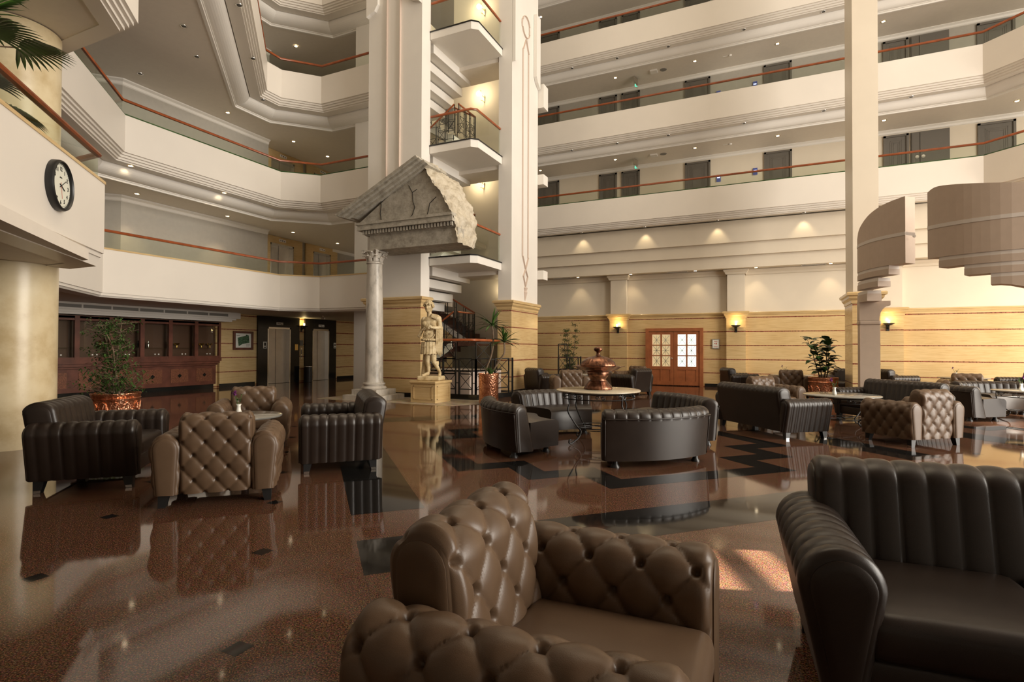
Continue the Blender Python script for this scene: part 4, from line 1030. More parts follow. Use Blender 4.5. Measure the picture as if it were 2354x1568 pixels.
# ------------------------------------------------------------ round pillar and the near-left gallery with the clock
PC = (-9.77, 4.0)
struct('wall_round_pillar', MB().lathe([(.52,0),(.52,5.96)], c=(*PC,0), n=64), 'cream_marble', smooth=50)
NL = [(-4.6,.55),(-8.64,4.59),(-9.35,4.59)]
gallery('near_1', NL, 4.19, [(-9.35,.5)], ribs=False, ceil=False, fasc=.40, flat=1.43, sof=1.62, top=False)
struct('floor_near_1', MB().prism(offset(NL,.14)+[(-9.3,.55),(-4.75,.35)], 3.2, 3.34), 'plaster')
struct('ceiling_near_1', MB().prism([(-4.6,.95),(-8.2,4.17),(-9.22,4.17),(-9.22,.95)], 2.58, 2.72), 'ceiling_paint')
struct('trim_100', MB().sweep(NL, [(-.012,3.76),(-.012,3.80),(.2,3.80),(.2,3.76)]), 'travertine_plain')
balustrade(NL, 4.19, 'near glass balustrade with thick brown handrail above the clock', d=.08, drop=.42, step=2.3, group=None, thick=.045)
N2 = [(-2.6,-1.0),(-8.33,4.84),(-10.9,4.84)]
gallery('near_2', N2, 7.46, [(-10.9,-1.0)], ceil=False, top=False)
struct('ceiling_near_2', MB().prism(offset(N2,.3)+[(-11,-1.2),(-2.6,-1.3)], 5.975, 6.1), 'ceiling_paint')
struct('floor_near_2', MB().prism(offset(N2,.2)+[(-11,-1.2),(-2.6,-1.3)], 6.5, 6.6), 'plaster')
# clock on the fascia, facing the hall
t_ = thing('wall_clock', 'large round wall clock with black rim on the white gallery front', 'clock', (-7.535,3.485,3.31), radians(135))
R_ = .29
def cyl(r0, r1, y0, y1, n=48):
    m_ = MB().lathe([(.001,0),(r0,0),(r1,y1-y0),(.001,y1-y0)], n=n); return m_.xf(Matrix.Translation((0,-y0,0)) @ Matrix.Rotation(pi/2,4,'X'))
obj('rim', MB().lathe([(R_-.03,0),(R_+.005,.0),(R_+.005,.06),(R_-.005,.08),(R_-.018,.085),(R_-.032,.07),(R_-.035,.05),(R_-.035,0)], n=64).xf(Matrix.Rotation(pi/2,4,'X')), 'black_paint', t_, smooth=40)
fc = obj('dial', cyl(R_-.03, R_-.03, 0, .045), 'clock_face', t_)
def text(s, size, x, z, y, mat, parent, name='numeral', rz=0, ext=.001, bold=False):
    c = bpy.data.curves.new('txt', 'FONT'); c.body = s; c.size = size; c.extrude = ext; c.align_x = 'CENTER'; c.align_y = 'CENTER'; c.resolution_u = 3
    if bold: c.offset = size*.02
    o = bpy.data.objects.new('tmp', c); dg = bpy.context.evaluated_depsgraph_get(); COL.objects.link(o); dg.update()
    me = bpy.data.meshes.new_from_object(o.evaluated_get(dg)); bpy.data.objects.remove(o)
    mb = MB(); mb.add([(v.co.x+x, y, v.co.y+z) if False else (v.co.x+x, y-v.co.z, v.co.y+z) for v in me.vertices], [list(p.vertices) for p in me.polygons])
    return obj(name, mb, mat, parent)
for k in range(1, 13):
    a = pi/2-k*pi/6; text(str(k), .066, .195*cos(a), .195*sin(a), -.047, 'black_paint', fc, bold=True)
mk = MB()
for k in range(60):
    a = k*pi/30; r0 = .238; r1 = .244 if k%5 else .249; mk.bar((r0*cos(a),-.0465,r0*sin(a)),(r1*cos(a),-.0465,r1*sin(a)),.005,.001)
obj('minute_marks', mk, 'black_paint', fc)
text('HEPER', .022, 0, .095, -.047, 'black_paint', fc, 'dial_text')
def hand(a, L_, w_): return MB().bar((-.04*cos(a),-.052,-.04*sin(a)),(L_*cos(a),-.052,L_*sin(a)),w_,.003)
obj('hour_hand', hand(pi/2-radians(4*30-6)*1.0, .10, .012), 'black_paint', t_); obj('minute_hand', hand(pi/2-radians(57), .16, .009), 'black_paint', t_); obj('second_hand', hand(pi/2-radians(168), .15, .003), 'red_print', t_)
lamp('near_gallery_spot', 'SPOT', (-7.9,2.9,5.9), (0,0,0), 70, (1,.8,.5), spot_size=radians(80), spot_blend=.6)

# ------------------------------------------------------------ square column on the right and the curved stepped kiosk
struct('wall_square_column', MB().box(2.04,2.60,16.3,17.7,2.6,16.5), 'plaster_cream')
struct('wall_square_column_base', MB().box(2.02,2.62,16.28,17.72,0,2.6), 'travertine')
cornice([(2.62,17.7),(2.62,16.28),(2.02,16.28),(2.02,17.7)], 2.88, .14, .28, name='trim_101')
def strip(path, zt, zb, th=.30, d0=0):
    A_ = offset(path, d0); B_ = offset(path, th); V = []; n = len(path)
    if not hasattr(zt, '__len__'): zt = [zt]*n
    if not hasattr(zb, '__len__'): zb = [zb]*n
    for i in range(n): V += [(*A_[i], zb[i]), (*A_[i], zt[i]), (*B_[i], zt[i]), (*B_[i], zb[i])]
    F = [(i*4+j, i*4+(j+1)%4, (i+1)*4+(j+1)%4, (i+1)*4+j) for i in range(n-1) for j in range(4)]+[(0,1,2,3),((n-1)*4+3,(n-1)*4+2,(n-1)*4+1,(n-1)*4)]
    return MB().add(V, F)
def spl(P, n=14):
    out = []; m_ = len(P)
    for i in range(m_-1):
        p0 = P[max(i-1,0)]; p1 = P[i]; p2 = P[i+1]; p3 = P[min(i+2,m_-1)]
        for k in range(n if i < m_-2 else n+1):
            t = k/n; out.append(tuple(.5*((2*p1[j])+(-p0[j]+p2[j])*t+(2*p0[j]-5*p1[j]+4*p2[j]-p3[j])*t*t+(-p0[j]+3*p1[j]-3*p2[j]+p3[j])*t**3) for j in range(len(p1))))
    return out
K = thing('stepped_arch', 'curved stepped beige arch wall with pale bands, left half rising from its column', 'arch', (0,0,0))
P1 = spl([(1.97,15.05,4.02),(1.98,14.75,4.22),(2.10,14.30,4.42),(2.32,13.92,4.54),(2.63,13.6,4.60)], 5)
pth = [p[:2] for p in P1]; tp = [p[2] for p in P1]; n = len(pth)
obj('parapet', strip(pth, tp, 3.21), 'beige_render', K)
def part_path(fr, P=None): 
    P = P or pth; k = max(2, int(round(len(P)*fr))); return P[:k]
for (z0, z1, fr) in ((3.02,3.21,.82),(2.79,2.98,.66),(2.50,2.74,.5)):
    q = part_path(fr); obj('step', strip(q, z1-.07, z0), 'beige_render', K); obj('band', strip(q, z1, z1-.07, .29, .01), 'white_strip', K)
obj('band', strip(pth, 3.86, 3.79, .305, -.006), 'white_strip', K)
# bracket curving down to the column
mb = MB(); cx0 = 1.97
P = [(0,2.5),(.62,2.5)]+[(.42+.2*cos(a) if 0 else .60-.22*sin(a), 2.12+.38*cos(a)) for a in [k*pi/16 for k in range(9)]]+[(.38,2.1),(0,2.1)]
P = [(0,2.52),(.60,2.52),(.60,2.42)]+[(.60-.22*sin(k*pi/16), 2.42-.34*(1-cos(k*pi/16))) for k in range(1,9)]+[(0,2.08)]
xzprism(mb, [(cx0+a, z) for a, z in P], 14.75, 15.1)
obj('bracket', mb, 'beige_render', K)
obj('column', join(MB().box(1.98,2.37,14.76,15.10,0,1.98), rbox(1.96,2.39,14.74,15.12,1.98,2.08,.03,3)), 'beige_render', K)
obj('junction_box', MB().lathe([(.001,0),(.03,0),(.03,.01),(.001,.012)], c=(0,0,0), n=12).xf(Matrix.Translation((2.78,13.6,3.75)) @ Matrix.Rotation(pi/2,4,'X')), 'white_strip', K)
K = thing('stepped_arch', 'nearer curved stepped beige arch wall at the right edge of the picture', 'arch', (0,0,0))
P2 = spl([(2.85,12.9,4.46),(2.98,12.72,4.52),(3.4,12.42,4.44),(4.05,12.2,4.32),(5.0,12.15,4.25),(6.2,12.6,4.2)], 5)
pth2 = [p[:2] for p in P2]; tp2 = [p[2] for p in P2]
obj('parapet', strip(pth2, tp2, 3.17), 'beige_render', K)
for i, (z0, z1, i0) in enumerate(((2.97,3.17,5),(2.78,2.97,9),(2.58,2.78,12))):
    q = pth2[i0:]; obj('step', strip(q, z1-.07, z0), 'beige_render', K); obj('band', strip(q, z1, z1-.07, .29, .01), 'white_strip', K)
obj('band', strip(pth2, 3.80, 3.73, .305, -.006), 'white_strip', K)
q = pth2[13:]; obj('arch_soffit', strip(q, 2.58, [2.58-.6*min(1,(k/8))**1.6 for k in range(len(q))]), 'beige_render', K)

# ------------------------------------------------------------ plants
def leafblade(mb, base, d, L_, w_, droop=.3, n=5, fold=.0):
    d = Vector(d).normalized(); side = d.cross(Vector((0,0,1)))
    side = side.normalized() if side.length > .05 else Vector((1,0,0)); p = Vector(base); V = []
    prof = [.35,.9,1,.75,.4,.04] if n == 5 else [.4]+[1]*(n-2)+[.6,.03]
    dd = d.copy()
    for i in range(n+1):
        w = w_*prof[min(i,len(prof)-1)]/2
        up = side.cross(dd).normalized()*fold*w
        V += [p-side*w+up, p, p+side*w+up]; p = p+dd*(L_/n); dd = (dd+Vector((0,0,-droop/n))).normalized()
    mb.add(V, [(i*3+j, i*3+j+1, i*3+j+4, i*3+j+3) for i in range(n) for j in range(2)])
def copper_pot(t_, r, h, band=False, r0=None):
    r0 = r0 or r*.92
    obj('pot', MB().lathe([(r0*.95,0),(r0,.01),(r,h*.93),(r*1.03,h*.95),(r*1.03,h),(r*.97,h),(r*.95,h*.93),(r*.9,h*.85)], n=48), 'copper', t_, smooth=50)
    obj('soil', MB().lathe([(.001,h*.86),(r*.95,h*.88)], n=24), 'soil', t_)
    if band:
        b_ = MB()
        for k in range(12):
            a0 = 2*pi*k/12; zc = h*.45; rr = lambda z: (r0+(r-r0)*z/h)+.006
            for s_ in (-1,1):
                b_.tube([((rr(zc+.13*cos(u))*cos(a0+s_*.2*sin(u))), (rr(zc+.13*cos(u))*sin(a0+s_*.2*sin(u))), zc+.13*cos(u)) for u in [j*pi/6 for j in range(7)]], .008, 5)
            b_.tube([(rr(zc)*cos(a0+u*.26), rr(zc)*sin(a0+u*.26), zc+.10*sin(u*pi*2)) for u in [j/8 for j in range(9)]], .006, 5)
        b_.lathe([(r0+.01,h*.12),(r0+.02,h*.13),(r0+.01,h*.15)], n=40); b_.lathe([(r-.002,h*.80),(r+.012,h*.82),(r-.001,h*.84)], n=40)
        obj('embossing', b_, 'copper', t_)
def branch(mb, p, d, L_, r, rng, n=5, wob=.25):
    P = [Vector(p)]; d = Vector(d).normalized()
    for i in range(n):
        d = (d+Vector((rng.uniform(-wob,wob), rng.uniform(-wob,wob), rng.uniform(-wob*.3,wob*.5)))).normalized(); P.append(P[-1]+d*L_/n)
    mb.tube(P, [r*(1-.75*i/n) for i in range(n+1)], 6); return P
def ficus(label, loc, r, h, H, seed, nleaf, spread, potband=True, group=None):
    t_ = thing('potted_ficus', label, 'potted plant', loc, 0, group); copper_pot(t_, r, h, potband); rng = random.Random(seed)
    st = MB(); lf = MB(); tips = []
    for k in range(3):
        tr_ = branch(st, (rng.uniform(-.06,.06), rng.uniform(-.06,.06), h*.85), (rng.uniform(-.28,.1), rng.uniform(-.1,.1), 1), H*rng.uniform(.75,.98), .022, rng, 8, .16)
        for i in range(1, 9):
            for q in range(5):
                a = rng.uniform(0, 2*pi); L_ = spread*(1.0 if i < 3 else .62)*rng.uniform(.5,1.1)
                b_ = branch(st, tr_[i], (cos(a), sin(a), rng.uniform(-.15,.6)), L_, .006, rng, 4, .35)
                tips += b_[1:]
    for k in range(34):
        a = rng.uniform(0, 2*pi); b_ = branch(st, (0,0,h*.85), (cos(a), sin(a), rng.uniform(.3,1.3)), spread*rng.uniform(.7,1.25), .007, rng, 5, .3); tips += b_[2:]
    for k in range(nleaf):
        p = rng.choice(tips)+Vector((rng.gauss(0,.035), rng.gauss(0,.035), rng.gauss(0,.03))); a = rng.uniform(0, 2*pi)
        leafblade(lf, p, (cos(a), sin(a), rng.uniform(-.9,.2)), rng.uniform(.05,.095), rng.uniform(.022,.038), .6, 3, .3)
    obj('branches', st, 'bark', t_); obj('foliage', lf, 'leaf', t_, smooth='all'); return t_
ficus('weeping ficus in an embossed copper pot in front of the display cabinet', (-11.4,6.3,0), .40, .53, 1.65, 11, 2300, .60)
ficus('slim ficus in a copper pot by the back wall, behind the urn table', (-7.0,20.4,0), .30, .62, 2.0, 5, 1700, .30)
# fiddle-leaf fig
t_ = thing('potted_fig', 'fiddle-leaf fig with big round leaves in an embossed copper pot by the square column', 'potted plant', (1.42,17.0,0)); copper_pot(t_, .36, .65, True)
rng = random.Random(21); st = MB(); lf = MB()
for k in range(5):
    a = k*1.35; P = branch(st, (.05*cos(a), .05*sin(a), .5), (.2*cos(a), .2*sin(a), 1), rng.uniform(1.05,1.6), .02, rng, 8, .10)
    for i in range(2, 9):
        for q in range(3):
            a = rng.uniform(0, 2*pi); L_ = rng.uniform(.2,.34); d = Vector((cos(a), sin(a), rng.uniform(-.1,.9))); leafblade(lf, P[i]+d*.03, d, L_, L_*.62, .8, 5, .25)
obj('stems', st, 'bark', t_); obj('foliage', lf, 'leaf_dark', t_, smooth='all')
# dracaena
t_ = thing('potted_dracaena', 'two-headed spiky dracaena in a tall hammered copper pot by the right pier', 'potted plant', (-6.42,12.35,0)); copper_pot(t_, .255, .77, False, .245)
st = MB(); lf = MB(); rng = random.Random(8)
for (P, hd_) in (([(-.1,0,.66),(-.06,0,.9),(.08,.0,1.25),(.12,.02,1.6),(.10,.0,1.98)], 1.0), ([(.02,0,.66),(.12,0,.82),(.30,0,1.1),(.44,0,1.3),(.44,0,1.56)], .85)):
    st.tube([tuple(p) for p in spl([tuple(q) for q in P], 4)], .022, 7)
    for k in range(34):
        a = k*2.4; el = rng.uniform(-.25,1.3); leafblade(lf, P[-1], (cos(a)*cos(el), sin(a)*cos(el), sin(el)+.1), rng.uniform(.42,.62)*hd_, .045, .75, 6, .4)
for k in range(16):
    a = k*2.4; leafblade(lf, (.08,-.05,.68), (cos(a)*.5, sin(a)*.5, 1), rng.uniform(.25,.38), .04, .5, 5, .4)
obj('stems', st, 'bark', t_); obj('foliage', lf, 'leaf', t_, smooth='all')
# fan palms standing on the near gallery
def fan(mb, c, d, r, n=18, spread=2.5):
    c = Vector(c); d = Vector(d).normalized(); s_ = d.cross(Vector((0,0,1))).normalized(); u__ = s_.cross(d)
    nrm = (u__*.6+d*.2)
    for k in range(n):
        a = -spread/2+spread*k/(n-1); dr = d*cos(a)+s_*sin(a); leafblade(mb, c+dr*.04, dr+Vector((0,0,.05)), r*(1-.15*abs(a)/spread), .042, .55, 6, .5)
for i, (c, s_, sd) in enumerate((((-7.95,2.7,3.34),'tall fan palm in the top left corner behind the brown handrail', 4),)):
    t_ = thing('fan_palm', s_, 'palm', c, 0); rng = random.Random(sd); st = MB(); lf = MB()
    obj('planter', MB().lathe([(.22,0),(.27,.38),(.24,.38),(.2,.3)], n=24), 'porcelain', t_)
    tz = 1.25; st.tube([(0,0,.2),(0,0,tz+.05)], .05, 8)
    for k in range(19):
        low = k > 12
        a = k*2.399+.4; el = rng.uniform(.0,.5) if low else rng.uniform(.25,1.25); d = Vector((cos(a)*cos(el), sin(a)*cos(el), sin(el))); L_ = rng.uniform(.3,.5) if low else rng.uniform(.4,.8)
        p = Vector((0,0,.75 if low else tz)); q = p+d*L_; st.tube([p, p+d*L_*.5+Vector((0,0,.05)), q], .009, 5); fan(lf, q, d+Vector((0,0,-.3)), rng.uniform(.36,.5) if low else rng.uniform(.45,.62), 20, 2.9)
    obj('stems', st, 'bark', t_); obj('fronds', lf, 'leaf_palm', t_, smooth='all')

# ------------------------------------------------------------ upholstered seats
def tuft(a=.185, b=.23, A=.020, off=0.0):
    def f(s, t):
        u = s/a+off; v = t/b; cp = abs(sin(pi*(u+v))); cq = abs(sin(pi*(u-v)))
        h = A*(min(cp, cq)**.24*.60+(cp*cq)**.6*.6)-A*.5
        return h-.040*math.exp(-(cp*cp+cq*cq)*11)
    return f
def channel(w_=.095, A=.020, t0=None, t1=None, ph=0):
    def f(s, t):
        if t0 is not None and not (t0 <= t <= t1): return 0
        c = abs(sin(pi*(s/w_+ph))); return A*(c**.33)-A*.65
    return f
def uprof(y0, y1, zb, zt, y0b=None, y1b=None, n=16, rr=1.0):
    """open roll section: outer foot (y0b) up, round over the top between y0 and y1, down to the inner foot (y1b)"""
    y0b = y0 if y0b is None else y0b; y1b = y1 if y1b is None else y1b
    c = (y0+y1)/2; r = abs(y1-y0)/2; zc = zt-r*rr; sg = 1 if y1 > y0 else -1
    return [(y0b,zb)]+[(c-sg*r*cos(pi*k/n), zc+r*rr*sin(pi*k/n)) for k in range(n+1)]+[(y1b,zb)]
def legs(t_, pts, h=.11, s_=.042, tilt=.012):
    for x, y in pts:
        m_ = MB(); sx_ = 1 if x > 0 else -1; sy_ = 1 if y > 0 else -1
        m_.add([(x+a*s_+(sx_*tilt if z == 0 else 0), y+b*s_+(sy_*tilt if z == 0 else 0), z) if z else (x+a*s_*.7+sx_*tilt, y+b*s_*.7+sy_*tilt, 0) for z in (0,h) for a, b in ((-1,-1),(1,-1),(1,1),(-1,1))],
               [(3,2,1,0),(4,5,6,7),(0,1,5,4),(1,2,6,5),(2,3,7,6),(3,0,4,7)])
        o = obj('leg', m_, 'black_paint', t_)
        obj('leg_plate', MB().add([(x+sx_*(tilt+s_*.7+.001), y-s_*.6+sy_*tilt, .002),(x+sx_*(tilt+s_*.7+.001), y+s_*.6+sy_*tilt, .002),(x+sx_*(s_*.80+.001+tilt*.7), y+s_*.65+sy_*tilt*.7, h*.25),(x+sx_*(s_*.80+.001+tilt*.7), y-s_*.65+sy_*tilt*.7, h*.25)], [(0,1,2,3)]), 'chrome', o)
def tufted_chair(label, res, group=None):
    t_ = thing('tufted_armchair', label, 'armchair', (0,0,0), 0, group); LT = 'leather_taupe'
    for s_ in (-1, 1):
        pr = uprof(.525, .285, .115, .645, .49, .30)     # outer -> inner, mirrored by sign
        d = tuft()
        m_ = wrapm(pr, -.42, .42, res, lambda s, t: d(s, t-.02))
        m_.v = [((y)*s_, x, z) for x, y, z in m_.v]
        a_ = obj('arm', m_, LT, t_, smooth='all')
        for e in (-1, 1):
            q = endpanel(pr, .42*e, e, .030, .010); q.v = [(y*s_, x, z) for x, y, z in q.v]; obj('arm_end_panel', q, LT, a_, smooth=40)
    pr = uprof(.43, .20, .115, .825, .40, .15)
    d2 = tuft(off=.5)
    bk_ = obj('backrest', wrapm(pr, -.295, .295, res, d2, edge=.035), LT, t_, smooth='all')
    for e in (-1, 1): obj('back_end_panel', endpanel(pr, .295*e, e, .034, .010), LT, bk_, smooth=40)
    obj('seat_cushion', rbox(-.29,.29,-.43,.2,.28,.43,.045,4,.018,6), LT, t_, smooth='all')
    obj('seat_base', rbox(-.30,.30,-.40,.38,.115,.29,.02,2), LT, t_, smooth=50)
    legs(t_, [(-.42,-.33),(.42,-.33),(-.42,.34),(.42,.34)])
    return t_
def channel_sofa(label, W_, res, name='channel_sofa', cat='sofa', group=None, seats=2, resv=None, aw=.215):
    t_ = thing(name, label, cat, (0,0,0), 0, group); LD = 'leather_dark'; hw = W_/2
    for s_ in (-1, 1):
        pr = uprof(hw, hw-aw, .115, .64, hw-.085, hw-.19)
        m_ = wrapm(pr, -.43, .43, res, channel(.0956, .020, ph=.5), edge=.03, resv=resv); m_.v = [(y*s_, x, z) for x, y, z in m_.v]
        a_ = obj('arm', m_, LD, t_, smooth='all')
        for e in (-1, 1):
            q = endpanel(pr, .43*e, e, .030, .012); q.v = [(y*s_, x, z) for x, y, z in q.v]; obj('arm_end_panel', q, LD, a_, smooth=40)
    pr = uprof(.50, .245, .115, .82, .40, .12, rr=.75)
    L_ = W_-.30
    P_r, Lt = resample(pr, 10)
    nch = max(7, round(L_/.108)); w_ = L_/nch
    bk_ = obj('backrest', wrapm(pr, -L_/2, L_/2, res, channel(w_, .018, Lt*.40, Lt, ph=0 if nch%2 == 0 else .5), edge=.03, resv=resv), LD, t_, smooth='all')
    for e in (-1, 1): obj('back_end_panel', endpanel(pr, L_/2*e, e, .034, .010), LD, bk_, smooth=40)
    n = seats; iw = W_-.40
    for k in range(n): obj('seat_cushion', rbox(-iw/2+iw/n*k+.002,-iw/2+iw/n*(k+1)-.002,-.42,.20,.27,.435,.05,4,.02,6), LD, t_, smooth='all')
    obj('seat_base', rbox(-iw/2-.02,iw/2+.02,-.39,.38,.115,.28,.02,2), LD, t_, smooth=50)
    legs(t_, [(-hw+.14,-.35),(hw-.14,-.35),(-hw+.14,.34),(hw-.14,.34)])
    return t_
def curved_sofa(label, res, R0=2.02, half=21, group='curved sofas round the urn table'):
    t_ = thing('curved_sofa', label, 'sofa', (0,0,0), 0, group); LD = 'leather_dark'; h = radians(half)
    # local: ring centre at origin, the segment looks along -x towards it
    fm = lambda x, y, z: (y*cos(x), y*sin(x), z)
    pr = uprof(R0, R0-.23, .085, .69, R0-.04, R0-.36, rr=.8)
    _, Lt = resample(pr, 10); arc_ = h*R0
    n = 11; 
    def d(s, t):
        if t < Lt*.36: return 0
        return .018*(abs(sin(pi*(s/(2*h)*n+.5)))**.28)-.012
    def mk(a0, a1, rs):
        nu = max(24, int((a1-a0)*R0/rs)); nv = max(20, int(Lt/(rs*1.6))); P, _ = resample(pr, nv); V = []; Nn = []
        for j in range(nv+1):
            q = P[min(j+1,nv)]-P[max(j-1,0)]; q.normalize(); Nn.append(Vector((q.y, -q.x)))
        for i in range(nu+1):
            a = a0+(a1-a0)*i/nu; e = min(i, nu-i)/nu*(a1-a0)*R0
            for j in range(nv+1):
                hh = d(a, Lt*j/nv)-.02*(1-min(e/.03,1))**2; q = P[j]-Nn[j]*hh*-1; V.append(fm(a, q.x, q.y))
        m = nv+1
        return MB().add(V, [(i*m+j,(i+1)*m+j,(i+1)*m+j+1,i*m+j+1) for i in range(nu) for j in range(nv)]+[list(range(m)), [nu*m+j for j in range(m)][::-1]])
    b_ = obj('backrest', mk(-h, h, res), LD, t_, smooth='all')
    for e in (-1, 1):
        q = endpanel(pr, 0, 1, .03, .010); q.v = [((y)*cos(h*e)-(x*e)*sin(h*e), y*sin(h*e)+(x*e)*cos(h*e), z) for x, y, z in q.v]
        obj('back_end_panel', q, LD, b_, smooth=40)
    # piping along the back edges
    for e in (-1, 1): obj('piping', MB().tube([fm(e*(h-.012), R0+.004-.045*(1-k/8), .10+.48*k/8) for k in range(9)], .008, 6), LD, b_, smooth='all')
    obj('piping', MB().tube([fm(-h+2*h*k/30, R0+.006, .585) for k in range(31)], .008, 6), LD, b_, smooth='all')
    S = 20; V = []
    sec = [(R0-.85,.085),(R0-.87,.38),(R0-.84,.425),(R0-.80,.44),(R0-.55,.45),(R0-.30,.44),(R0-.30,.085)]
    for i in range(S+1):
        a = -h+.01+(2*h-.02)*i/S
        for r, z in sec: V.append(fm(a, r-.12*abs(cos(a*0))*(0), z))
    m = len(sec)
    obj('seat', MB().add(V, [(i*m+j,(i+1)*m+j,(i+1)*m+(j+1)%m,i*m+(j+1)%m) for i in range(S) for j in range(m)]+[list(range(m)), [S*m+j for j in range(m)][::-1]]), LD, t_, smooth=45)
    for a, r in ((-h+.09,R0-.12),(h-.09,R0-.12),(-h+.12,R0-.72),(h-.12,R0-.72)):
        obj('glide_foot', MB().lathe([(.055,0),(.055,.012),(.035,.04),(.03,.09)], c=(r*cos(a), r*sin(a), 0), n=16), 'black_paint', t_, smooth=50)
    return t_
RES_HI, RES_MID, RES_LO = .0085, .013, .022
def fc_(deg): return radians(deg+90)     # rotation so that local -y points to heading deg
def put(o, x, y, rz, s_=1.0): o.location = (x,y,0); o.rotation_euler = (0,0,rz); o.scale = (s_,s_,s_); return o
F1 = put(tufted_chair('taupe tufted armchair in the foreground, cut off by the bottom edge', RES_HI), -.61, 1.69, radians(91), 1.06)
F2 = put(channel_sofa('dark channel-back sofa in the foreground at the right edge', 2.3, .009, seats=3, resv=.02, aw=.26), 1.31, 2.83, radians(4), 1.07)
# near-left group
A1 = put(tufted_chair('taupe tufted armchair seen from behind, nearest of the left group', RES_MID, 'tufted armchairs'), -4.77, 3.61, radians(224), .99)
ALO = put(tufted_chair('taupe tufted armchair facing the camera behind the low round table, left group', RES_LO, 'tufted armchairs'), -6.75, 5.55, fc_(-45))
S1 = put(channel_sofa('dark ribbed armchair by the round pillar at the left edge', 1.2, RES_MID, 'channel_armchair', 'armchair', 'dark channel armchairs', seats=1), -6.46, 3.46, radians(134), 1.06)
C1 = put(channel_sofa('dark two-seat channel sofa seen from its ribbed arm side, right of the left group', 1.5, RES_MID, group='channel sofas', seats=2), -4.87, 5.29, radians(-45), 1.03)
# curved sofas around the urn table
TC = Vector((-2.28, 7.90, 0)); RC = 1.74
CS = curved_sofa('curved dark sofa seen from its smooth back, nearest to the camera round the urn table', RES_MID, RC, 26); CS.location = TC; CS.rotation_euler = (0,0,radians(-45.5))
for deg, lb in ((43,'curved dark sofa right of the urn table'),(137,'curved dark sofa behind the urn table, left'),(-136,'curved dark sofa seen end-on, left of the urn table')):
    dup(CS, TC, radians(deg), lb)
# right group around a stone table
S6 = put(channel_sofa('dark channel sofa seen from its smooth back, left of the right stone table', 1.90, RES_MID+.003, group='channel sofas', seats=3), .055, 10.40, radians(128.8), .99)
dup(S6, (2.15,12.55,0), fc_(-141), 'dark channel sofa facing the camera behind the right stone table')
dup(ALO, (2.015,10.14,0), radians(220), 'taupe tufted armchair turned three-quarters away, right of the right stone table')
dup(ALO, (.10,12.75,0), fc_(-50), 'taupe tufted armchair facing the camera behind the dark sofa, right of the urn table')
dup(ALO, (.60,17.7,0), fc_(100), 'taupe tufted armchair seen from behind beside the fig tree')
CLO = put(channel_sofa('dark channel armchair by the back wall, right of the wooden door', 1.0, RES_LO, 'channel_armchair', 'armchair', 'dark channel armchairs', seats=1), -.75, 18.6, fc_(25))
dup(CLO, (2.1,19.3,0), fc_(-120), 'dark channel armchair behind the fig tree pot')
dup(CLO, (3.55,19.9,0), fc_(30), 'dark channel armchair right of the pale stair column, by the wall')
dup(CLO, (-3.7,16.6,0), fc_(150), 'dark channel armchair turned away, between the urn and the wooden door')
dup(CLO, (-6.15,15.5,0), fc_(58), 'dark channel armchair beside the right pier, behind the curved sofa')
dup(ALO, (-5.0,14.55,0), fc_(118), 'taupe tufted armchair seen from behind, left of the copper urn')
dup(ALO, (-4.05,18.3,0), fc_(-110), 'taupe tufted armchair mostly hidden right of the copper urn')
dup(ALO, (-5.6,19.2,0), fc_(-60), 'taupe tufted armchair half hidden left of the urn lid')
dup(C1, (6.6,19.5,0), fc_(-160), 'dark channel sofa by the back wall at the right edge').scale = (1,1,1)
dup(ALO, (4.56,17.3,0), fc_(84), 'taupe tufted armchair seen from behind near the right edge')
# second ring at the right
TC2 = Vector((5.05, 14.5, 0))
for deg, lb in ((-169,'curved dark sofa seen from its smooth back, behind the tufted armchair at the right'),(107,'curved dark sofa half hidden, left of the right-edge table')):
    dup(CS, TC2, radians(deg), lb, 'curved sofas round the right-edge table')

